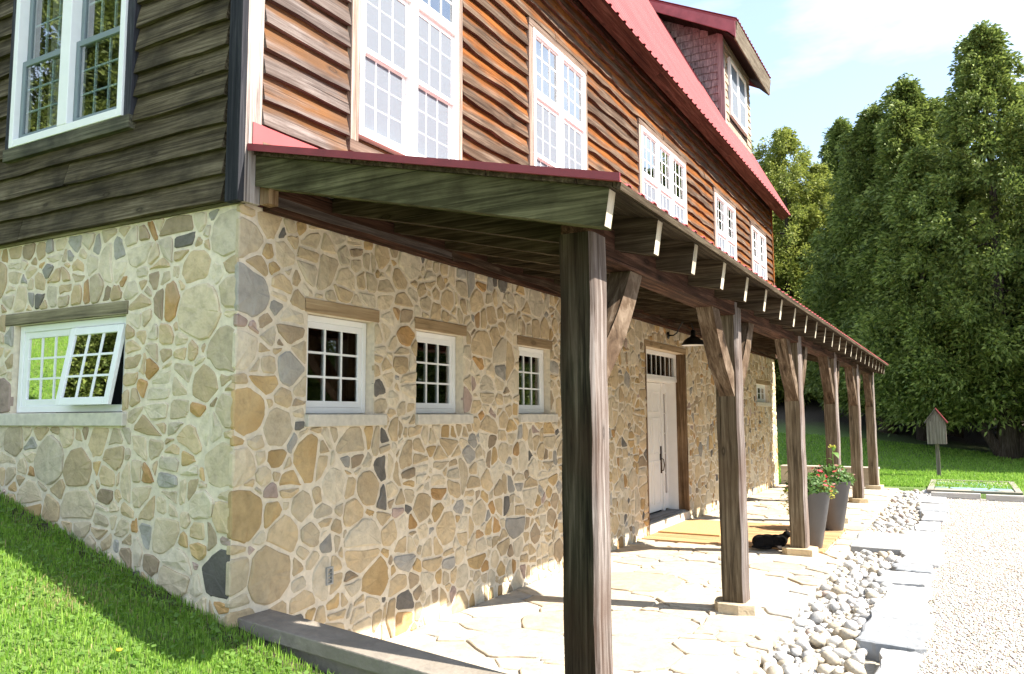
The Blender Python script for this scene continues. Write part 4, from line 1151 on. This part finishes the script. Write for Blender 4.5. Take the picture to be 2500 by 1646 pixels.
tag(blades('grass', x, y, z, NP.uniform(0.04, 0.09, n), NP.uniform(0.012, 0.03, n), [M_grass]), 'mown lawn grass beyond the far end of the house', 'grass', kind='stuff')
# clover and weed leaves, a dandelion
n = 17000
x = 2.6-9.0*NP.random(n)**1.4; y = -0.10-4.2*NP.random(n)**1.4; keep = ~((x > 0) & (y > 0.0)); x, y = x[keep], y[keep]; n = len(x)
z = H(x, y)+NP.uniform(0.015, 0.05, n); s_ = NP.uniform(0.008, 0.018, n); a = NP.uniform(0, 6.28, n)
tl = NP.uniform(-.5, .5, (n, 2))
qv = []
for ka in range(4):
    ox, oy = np.cos(a+ka*1.5708)*s_, np.sin(a+ka*1.5708)*s_
    qv.append(np.stack([x+ox, y+oy, z+ox*tl[:, 0]+oy*tl[:, 1]], -1))
Vv = np.stack(qv, 1).reshape(-1, 3); Ff = np.arange(n*4).reshape(-1, 4)
tag(bigmesh('clover', Vv, Ff, leafmat('clover leaf', (0.09, 0.19, 0.03), (0.20, 0.33, 0.07), 0.35)), 'small clover leaves mixed into the lawn', 'clover', kind='stuff')
dv, df = lathe([(0.0, 0.0), (0.012, 0.004), (0.017, 0.012), (0.008, 0.016), (0.0, 0.017)], (0, 0, 0), 10, False)
dx_, dy_ = 0.07, -0.78
dan = tag(empty('dandelion', (dx_, dy_, float(H(dx_, dy_)))), 'single yellow dandelion flower in the grass', 'flower')
a_, b_ = tube([(dx_, dy_, float(H(dx_, dy_))), (dx_+.005, dy_, float(H(dx_, dy_))+0.05)], [0.002, 0.002], 5); mesh('stem', a_, b_, M_grass, dan)
mesh('flower_head', [(p[0]+dx_+.005, p[1]+dy_, p[2]+float(H(dx_, dy_))+0.047) for p in dv], df, plain('dandelion yellow', (0.75, 0.50, 0.02), 0.7), dan, True)

# ------------------------------------------------------------------ potted plants
M_pot = plain('charcoal planter', (0.085, 0.082, 0.085), 0.5, var=0.12, scale=5)
M_soil = plain('potting soil', (0.03, 0.022, 0.016), 0.95)
M_lf = leafmat('planter foliage', (0.045, 0.11, 0.022), (0.13, 0.24, 0.05), 0.35)
M_ly = leafmat('lime foliage', (0.42, 0.45, 0.05), (0.60, 0.58, 0.10), 0.4)
M_canna = leafmat('canna leaf', (0.10, 0.21, 0.04), (0.16, 0.28, 0.06), 0.4)
M_fl = leafmat('red petals', (0.62, 0.03, 0.04), (0.75, 0.08, 0.12), 0.2)
M_fp = leafmat('pink petals', (0.70, 0.32, 0.30), (0.80, 0.45, 0.40), 0.2)
def leaves(n, c_, rad, zr, size, mat, name, par, seed, droop=0.0):
    q = np.random.default_rng(seed)
    d = q.normal(size=(n, 3)); d /= np.linalg.norm(d, axis=1)[:, None]; d[:, 2] = np.abs(d[:, 2])
    rr = q.random(n)**0.45
    p = np.array(c_)+d*rr[:, None]*np.array([rad, rad, zr]); p[:, 2] -= droop*q.random(n)
    t1 = q.normal(size=(n, 3)); t1 /= np.linalg.norm(t1, axis=1)[:, None]; t2 = np.cross(t1, d); t2 /= np.linalg.norm(t2, axis=1)[:, None]+1e-6
    s = size*q.uniform(0.6, 1.3, n)[:, None]
    Vv = np.stack([p-t1*s, p+t2*s*0.45, p+t1*s, p-t2*s*0.45], 1).reshape(-1, 3)
    return bigmesh(name, Vv, np.arange(n*4).reshape(-1, 4), mat, par)
def flower(c_, r, mat, par, seed):
    q = random.Random(seed); v, f = [c_], []
    n = 10; tx, ty = q.uniform(-.5, .5), q.uniform(-.5, .5)
    for k in range(n):
        a = 2*math.pi*k/n; rr = r*(1.0 if k % 2 == 0 else 0.78)
        v.append((c_[0]+rr*math.cos(a), c_[1]+rr*math.sin(a), c_[2]+0.35*r+rr*math.cos(a)*tx+rr*math.sin(a)*ty))
    f = [(0, 1+k, 1+(k+1) % n) for k in range(n)]
    mesh('flower', v, f, mat, par)
def pot_set(cx, cy, plabel, llabel, tall, seed, trail):
    z0 = 0.023; Hh = 0.70
    pv, pf = lathe([(0.13, 0.0), (0.135, 0.005), (0.262, Hh), (0.268, Hh+0.004), (0.252, Hh+0.004), (0.245, Hh-0.06), (0.0, Hh-0.065)], (cx, cy, z0), 36)
    pot = tag(empty('planter_pot', (cx, cy, z0)), plabel, 'planter', 'tall grey planters by the deck')
    mesh('pot', pv, pf, M_pot, pot, True)
    sv, sf = lathe([(0.246, Hh-0.05), (0.12, Hh-0.035), (0.0, Hh-0.03)], (cx, cy, z0), 24, False); mesh('soil', sv, sf, M_soil, pot)
    pl_ = tag(empty('potted_plant', (cx, cy, z0+Hh-0.03)), llabel, 'plant')
    top = z0+Hh-0.02
    leaves(900, (cx, cy, top), 0.34, 0.27, 0.032, M_lf, 'foliage', pl_, seed)
    if trail:
        leaves(420, (cx-0.16, cy-0.16, top+0.02), 0.17, 0.08, 0.017, M_ly, 'trailing_foliage', pl_, seed+1, 0.30)
        leaves(260, (cx+0.20, cy+0.02, top+0.05), 0.13, 0.09, 0.017, M_ly, 'trailing_foliage', pl_, seed+2, 0.12)
    q = random.Random(seed)
    for k in range(34 if trail else 28):
        a = q.uniform(0, 6.28); rr = q.uniform(0.12, 0.33)
        flower((cx+rr*math.cos(a), cy+rr*math.sin(a), top+q.uniform(0.02, 0.26)*(1.1-rr)), q.uniform(0.024, 0.036), M_fl if q.random() < 0.7 else M_fp, pl_, seed*50+k)
    # tall canna stems
    for k, (ox, oy, hh) in enumerate(tall):
        a_, b_ = tube([(cx+ox, cy+oy, top), (cx+ox*1.3, cy+oy, top+hh*0.5), (cx+ox*1.2, cy+oy*1.1, top+hh)], [0.009, 0.008, 0.005], 6)
        st = mesh('stem', a_, b_, M_canna, pl_, True)
        for j in range(4):
            zz = top+hh*(0.35+0.17*j); an = k*2+j*2.4+0.6; L = 0.20-0.02*j
            v, f = [], []
            for i in range(7):
                t_ = i/6; w_ = 0.045*math.sin(math.pi*min(1, t_*0.95+0.05))
                px_, pz_ = L*t_, 0.10*t_-0.16*t_*t_+0.05
                for s_ in (-1, 1):
                    v.append((cx+ox*1.2+math.cos(an)*px_-math.sin(an)*w_*s_, cy+oy+math.sin(an)*px_+math.cos(an)*w_*s_, zz+pz_+abs(s_)*w_*0.3))
            f = [(2*i, 2*i+1, 2*i+3, 2*i+2) for i in range(6)]
            mesh('leaf', v, f, M_canna, pl_, True)
        for j in range(3):
            leaves(8, (cx+ox*1.2+0.03*(j-1), cy+oy*1.1, top+hh-0.01), 0.03, 0.04, 0.018, M_ly, 'bud', pl_, seed*9+j)
pot_set(2.20, 7.36, 'tall dark grey tapered planter with lime foliage trailing over its rim, behind a post', 'bushy red-flowering plant with lime trailing foliage in a tall grey planter', [(-0.10, -0.02, 0.42)], 3, True)
pot_set(2.24, 9.12, 'tall grey tapered planter at the far edge of the deck holding a canna stem', 'red-flowering plant with a tall budding canna stem in a tall grey planter', [(0.02, 0.05, 0.52)], 8, False)

# ------------------------------------------------------------------ cat
def blob(parts, name, mat, voxel=0.009):
    bm = bmesh.new()
    for (c_, r_, rot) in parts:
        mm = Matrix.Translation(c_) @ Matrix.Rotation(rot, 4, 'Z') @ Matrix.Diagonal((*r_, 1))
        bmesh.ops.create_icosphere(bm, subdivisions=3, radius=1.0, matrix=mm)
    me = bpy.data.meshes.new(name); bm.to_mesh(me); bm.free(); me.materials.append(mat)
    o = bpy.data.objects.new(name, me)
    m_ = o.modifiers.new('remesh', 'REMESH'); m_.mode = 'VOXEL'; m_.voxel_size = voxel; m_.use_smooth_shade = True
    m2_ = o.modifiers.new('smooth', 'SMOOTH'); m2_.iterations = 4; m2_.factor = 0.5
    return o
t = NT('cat fur'); v = t.coords((1, 1, 1), rnd=0); n1 = t.noise(v, 90, 3); n2 = t.noise(v, 9, 3)
tcg = t.new('ShaderNodeTexCoord'); sp = t.new('ShaderNodeSeparateXYZ'); t.link(tcg.outputs['Object'], sp.inputs[0])
pf_ = t.math('MULTIPLY', t.ramp(t.math('SUBTRACT', t.math('MULTIPLY', n2, 0.1), sp.outputs['Z']), [(0.010, 0.0), (0.022, 1.0)]),
             t.math('MULTIPLY', t.ramp(t.math('MULTIPLY', sp.outputs['Y'], -1.0), [(0.060, 0.0), (0.075, 1.0)]), t.ramp(sp.outputs['X'], [(0.0, 0.0), (0.03, 1.0)])))
t.col(t.mix(pf_, t.ramp(n1, [(0.3, (0.004, 0.004, 0.004)), (0.7, (0.014, 0.012, 0.011))]), (0.5, 0.42, 0.36))); t.rough(0.9); t.b.inputs['Specular IOR Level'].default_value = 0.1; t.bump(n1, 0.5, 0.004)
M_cat = t.m
CT = Vector((1.80, 7.02, 0.023)); th = math.radians(12)
def cl(x, y, z): return (x, y, z)
parts = [((-0.15, 0.0, 0.085), (0.105, 0.085, 0.085), 0), ((-0.06, 0.0, 0.09), (0.12, 0.085, 0.088), 0), ((0.04, 0.0, 0.095), (0.11, 0.078, 0.082), 0), ((0.11, 0.0, 0.115), (0.07, 0.062, 0.072), 0.0),
         ((0.145, 0.0, 0.155), (0.045, 0.042, 0.045), 0), ((0.172, 0.005, 0.182), (0.050, 0.047, 0.043), 0), ((0.210, 0.006, 0.170), (0.022, 0.022, 0.018), 0),
         ((-0.17, -0.07, 0.05), (0.075, 0.03, 0.05), 0.2), ((-0.16, 0.07, 0.05), (0.075, 0.03, 0.05), -0.2), ((-0.08, -0.095, 0.022), (0.07, 0.022, 0.022), 0.1), ((0.17, -0.045, 0.022), (0.075, 0.022, 0.022), 0.0), ((0.20, 0.04, 0.022), (0.085, 0.022, 0.022), 0.0),
         ((0.09, -0.055, 0.05), (0.05, 0.025, 0.05), 0)]
for k in range(9):                                  # tail curled along the flank
    a = k/8; parts.append(((-0.24+0.05*math.sin(a*2.6)+0.10*a*a, -0.05-0.075*math.sin(a*1.6), 0.022), (0.026, 0.017, 0.017), 0.5))
cat = blob(parts, 'cat', M_cat, 0.007)
tag(cat, 'black cat with a pale belly lying on the patio beside the deck, facing away', 'cat')
place(cat, CT, None); cat.rotation_euler = (0, 0, th)
for s_ in (-1, 1):
    ev = [(0.155, 0.006+s_*0.014, 0.212), (0.182, 0.006+s_*0.012, 0.214), (0.166, 0.006+s_*0.044, 0.203), (0.163, 0.006+s_*0.036, 0.252)]
    rotm = Matrix.Rotation(th, 3, 'Z')
    ea = mesh('ear', [tuple(CT+rotm @ Vector(p)) for p in ev], [(0, 1, 2), (0, 1, 3), (1, 2, 3), (2, 0, 3)], M_cat)
    ea.parent = cat; ea.matrix_parent_inverse = (Matrix.Translation(CT) @ Matrix.Rotation(th, 4, 'Z')).inverted()

# ------------------------------------------------------------------ things on the far lawn
M_gw = wood('grey weathered wood', (0.07, 0.06, 0.052), (0.16, 0.14, 0.12), (0.28, 0.25, 0.22), 'z', knots=False)
M_gwx = wood('grey weathered rail', (0.28, 0.25, 0.22), (0.44, 0.41, 0.37), (0.58, 0.55, 0.50), 'x', knots=False)
M_gwd = wood('grey frame rail', (0.16, 0.135, 0.11), (0.27, 0.24, 0.20), (0.38, 0.345, 0.295), 'x', knots=False)
bx_, by_ = 3.36, 21.2; bz_ = float(H(bx_, by_))
bh = tag(empty('birdhouse', (bx_, by_, bz_)), 'weathered grey wooden birdhouse with a pitched roof on a post in the lawn', 'birdhouse')
box('post', (bx_-0.05, bx_+0.05, by_-0.05, by_+0.05, bz_-0.1, bz_+0.90), M_gw, bh, 0.005)
for k in range(3): box('wall_board', (bx_-0.235+k*0.155, bx_-0.235+k*0.155+0.152, by_-0.20, by_-0.175, bz_+0.88, bz_+1.52+0.17*(1 if k == 1 else 0)-0.03), M_gw, bh)
prism('gable_panel', [(bx_-0.23, bz_+1.48), (bx_+0.23, bz_+1.48), (bx_, bz_+1.80)], 'y', by_-0.19, by_-0.17, M_gw, bh)
box('side_wall', (bx_-0.235, bx_-0.21, by_-0.174, by_+0.22, bz_+0.88, bz_+1.50), M_gw, bh)
boxes('side_wall', [(bx_+0.21, bx_+0.235, by_-0.174, by_+0.22, bz_+0.88, bz_+1.22), (bx_+0.21, bx_+0.235, by_-0.174, by_-0.08, bz_+1.22, bz_+1.50), (bx_+0.21, bx_+0.235, by_+0.08, by_+0.22, bz_+1.22, bz_+1.50)], M_gw, bh)
box('back_wall', (bx_-0.209, bx_+0.209, by_+0.19, by_+0.22, bz_+0.88, bz_+1.50), M_gw, bh)
box('floor', (bx_-0.209, bx_+0.209, by_-0.173, by_+0.189, bz_+0.88, bz_+0.905), M_gw, bh)
prism('roof_slope', [(bx_-0.29, bz_+1.455), (bx_-0.0, bz_+1.855), (bx_-0.0, bz_+1.82), (bx_-0.27, bz_+1.44)], 'y', by_-0.27, by_+0.28, M_gw, bh)
prism('roof_slope', [(bx_+0.29, bz_+1.455), (bx_+0.003, bz_+1.857), (bx_+0.003, bz_+1.822), (bx_+0.27, bz_+1.44)], 'y', by_-0.27, by_+0.28, M_redtrim, bh)
lg = 'weathered timbers edging the gravel'
tag(box('edging_timber', (3.33, 4.22, 15.33, 15.47, -0.03, 0.085), M_gwx, None, 0.01), 'pale weathered edging timber at the end of the gravel, next to the border slabs', 'timber', lg)
tag(box('edging_timber', (4.31, 5.30, 15.18, 15.32, -0.03, 0.085), M_gwx, None, 0.01), 'pale weathered edging timber at the gravel end, away from the border slabs', 'timber', lg)
fr_ = tag(empty('framed_bed', (4.1, 18.0, 0)), 'flat timber-framed rectangle of mossy paving lying in the lawn', 'garden bed')
for b in ((3.22, 5.0, 16.34, 16.46, 0.0, 0.05), (3.22, 5.0, 19.38, 19.5, 0.0, 0.05), (3.22, 3.34, 16.47, 19.37, 0.0, 0.05), (4.88, 5.0, 16.47, 19.37, 0.0, 0.05)): box('frame_rail', b, M_gwd, fr_, 0.006)
M_moss = stone('mossy paving', (0.34, 0.33, 0.24), (0.16, 0.22, 0.06), scale=5); M_teal = stone('blue slate', (0.20, 0.30, 0.33), (0.18, 0.24, 0.14), scale=5)
box('bed_base', (3.35, 4.87, 16.47, 19.37, -0.05, 0.012), M_turf, fr_)
for pl in cells(3.36, 4.86, 16.48, 19.36, [(0.34, 40), (0.25, 200), (0.16, 500)], [], 0.035, rg, dens=0.85):
    a_, b_ = slab(rough_outline(pl, rg, jit=0.02), lambda u, v_, w_: (u, v_, w_), 0.0, 0.03, rg, 0.012, 0.0)
    mesh('paver', a_, b_, M_teal if rg.random() < 0.3 else M_moss, fr_)

# ------------------------------------------------------------------ trees
M_cedar = leafmat('cedar foliage', (0.060, 0.100, 0.020), (0.29, 0.35, 0.085), 0.30)
M_cedar_lit = leafmat('cedar foliage with sunlight in colour', (0.13, 0.17, 0.027), (0.36, 0.385, 0.085), 0.34)  # sunlight put into the leaf colour: lit copy of the cedar foliage
M_bark = wood('bark', (0.030, 0.022, 0.017), (0.075, 0.058, 0.046), (0.14, 0.115, 0.095), 'z', knots=False)
def crown_mesh(seed, hgt, rad, base, clumps, per, leaf, mat, power=0.8, lobes=()):
    """cedar crown: drooping flat sprays in uneven clumps round a set of leaders"""
    q = np.random.default_rng(seed); Vs = []
    leaders = [(0, 0, hgt, rad)]+list(lobes)
    tot = sum(l[2]*l[3] for l in leaders)
    for (lx, ly, lh, lr) in leaders:
        nc = int(clumps*lh*lr/tot)
        tt = q.random(nc)**1.25
        zz = base+(lh-base)*tt
        prof = lr*np.minimum(1.0, ((1-tt)**power)*1.02+0.03)*np.minimum(1.0, 0.55+tt*3.2)
        an = q.uniform(0, 6.283, nc)
        bump_ = 1+0.16*np.sin(an*3+zz*1.1+seed)+0.10*np.sin(an*7+zz*2.3)
        rr = prof*bump_*q.uniform(0.12, 1.0, nc)**0.6
        cx, cy = lx+rr*np.cos(an), ly+rr*np.sin(an)
        cs = q.uniform(0.35, 0.75, nc)*(0.55+0.45*(1-tt))
        n = nc*per; k = np.repeat(np.arange(nc), per)
        d = q.normal(size=(n, 3)); d /= np.linalg.norm(d, axis=1)[:, None]; r_ = q.random(n)**0.4
        p = np.stack([cx[k], cy[k], zz[k]], -1)+d*(r_*cs[k])[:, None]*np.array([1, 1, 1.15])
        outd = np.stack([np.cos(an[k]), np.sin(an[k]), np.zeros(n)], -1)
        ax = outd*0.9+d*0.9+np.array([0, 0, 0.25])+q.normal(size=(n, 3))*0.35
        ax /= np.linalg.norm(ax, axis=1)[:, None]
        sd_ = np.cross(ax, q.normal(size=(n, 3))); sd_ /= np.linalg.norm(sd_, axis=1)[:, None]+1e-6
        L = (leaf*q.uniform(0.6, 1.35, n))[:, None]; Wd = L*0.42
        droop = np.array([0, 0, -0.28])*L
        Vs.append(np.stack([p-ax*L*0.5, p+sd_*Wd*0.5, p+ax*L*0.5+droop, p-sd_*Wd*0.5], 1).reshape(-1, 3))
    Vv = np.concatenate(Vs); n = len(Vv)//4
    me = bpy.data.meshes.new('crown'); me.vertices.add(len(Vv)); me.vertices.foreach_set('co', Vv.astype(np.float32).ravel())
    me.loops.add(n*4); me.loops.foreach_set('vertex_index', np.arange(n*4, dtype=np.int32)); me.polygons.add(n)
    me.polygons.foreach_set('loop_start', np.arange(0, n*4, 4, dtype=np.int32)); me.polygons.foreach_set('loop_total', np.full(n, 4, dtype=np.int32))
    me.materials.append(mat); me.update(calc_edges=True); return me
def trunk_mesh(hgt, r, seed, lobes=()):
    q = random.Random(seed); v, f = [], []
    for (lx, ly, lh, lr) in [(0, 0, hgt, 1)]+list(lobes):
        pts, rad = [], []
        for k in range(9):
            t_ = k/8; pts.append((lx*min(1, t_*2.2)+q.uniform(-.05, .05)*lh*0.06, ly*min(1, t_*2.2)+q.uniform(-.05, .05)*lh*0.06, -0.3+lh*0.92*t_)); rad.append((r if lr == 1 else r*0.55)*(1-0.9*t_)*(1.35 if k == 0 else 1))
        a_, b_ = tube(pts, rad, 9); k0 = len(v); v += a_; f += [tuple(i+k0 for i in u) for u in b_]
    for k in range(16):                             # dead lower limbs and main boughs
        z0_ = q.uniform(0.10, 0.75)*hgt; a = q.uniform(0, 6.28); L = q.uniform(0.8, 2.2)*(1.2-z0_/hgt)
        a_, b_ = tube([(0, 0, z0_), (math.cos(a)*L*.5, math.sin(a)*L*.5, z0_+0.12), (math.cos(a)*L, math.sin(a)*L, z0_-0.05)], [r*0.22, r*0.14, r*0.05], 5)
        k0 = len(v); v += a_; f += [tuple(i+k0 for i in u) for u in b_]
    me = bpy.data.meshes.new('trunk'); me.from_pydata(v, [], f); me.materials.append(M_bark)
    me.polygons.foreach_set('use_smooth', [True]*len(me.polygons)); return me
LB = [(-2.3, 0.5, 11.0, 2.7), (2.1, -0.6, 12.0, 2.9)]
CR_A = crown_mesh(1, 15.4, 4.6, 1.6, 1700, 105, 0.18, M_cedar, 0.80, LB); TR_A = trunk_mesh(15.4, 0.33, 1, LB)
CR_B = crown_mesh(2, 14.0, 3.8, 1.4, 1350, 105, 0.19, M_cedar, 0.66, [(1.8, 0.4, 12.4, 2.5), (-1.7, -0.5, 11.0, 2.4)]); TR_B = trunk_mesh(14.0, 0.28, 2)
CR_C = crown_mesh(3, 14.6, 3.9, 0.4, 1350, 105, 0.18, M_cedar_lit, 0.5, [(-2.0, 0.3, 13.0, 2.9), (1.8, 0.2, 12.6, 2.6)]); TR_C = trunk_mesh(14.5, 0.28, 3)
def tree(kind, x, y, s, rot, label, group=None):
    cm, tm = {'A': (CR_A, TR_A), 'B': (CR_B, TR_B), 'C': (CR_C, TR_C)}[kind]
    z = float(H(x, y))-0.05
    e = empty('cedar_tree', (x, y, z)); e.rotation_euler = (0, 0, rot); e.scale = (s, s, s)
    tag(e, label, 'tree', group)
    for nm, me in (('trunk', tm), ('crown', cm)):
        o = bpy.data.objects.new(nm, me); o.parent = e; COL.objects.link(o); WL[o] = Vector((x, y, z))
    return e
tree('A', 5.35, 29.0, 1.0, 0.4, 'tallest dark green cedar, towering over the lawn behind the birdhouse')
tree('B', 1.3, 33.5, 1.0, 1.9, 'dark green cedar in the gap above the far end of the porch roof')
tree('B', 3.7, 37.0, 1.08, 3.6, 'dark cedar standing directly behind the birdhouse, its bare trunk showing')
tree('B', 2.7, 32.6, 1.06, 4.4, 'dark cedar whose crown leans against the tallest cedar')
tree('C', -3.6, 40.0, 1.0, 0.3, 'sunlit yellow-green rounded cedar rising behind the end of the house')
tree('C', -7.2, 43.0, 1.03, 2.2, 'sunlit yellow-green cedar just showing past the dormer wall')
tree('A', 9.9, 28.5, 0.97, 5.0, 'dark cedar at the edge of the lawn beside the tallest cedar')
gb = 'background cedars deep in the wood'
for k, (x, y, s) in enumerate([(-1.2, 45, 1.0), (3.0, 46, 1.0), (7.5, 40, 1.05), (-6, 50, 1.0), (10.5, 34, 1.0), (0.8, 52, 1.0), (5.5, 52, 1.0), (-11, 47, 1.0), (12, 44, 1.0), (9, 54, 1.1)]):
    tree('AB'[k % 2], x, y, s, k*1.3, 'shaded dark cedar deep in the wood behind the front row', gb)
gs = 'cedars across the driveway'
for k, (x, y, s) in enumerate([(23, 8, 0.95), (26, 17, 1.0), (27, 27, 1.05), (29, 0, 1.0), (19, 31, 0.95), (33, 12, 1.1)]):
    tree('AB'[k % 2], x, y, s, k*2.1, 'dark cedar standing across the driveway from the house', gs)
for k, (x, y, s) in enumerate([(-15, -13, 1.0), (-20, -9.5, 1.1), (-24, -15, 1.1)]):
    tree('BA'[k % 2], x, y, s, k*1.7, 'cedar at the foot of the lawn facing the gable', 'cedars facing the gable')
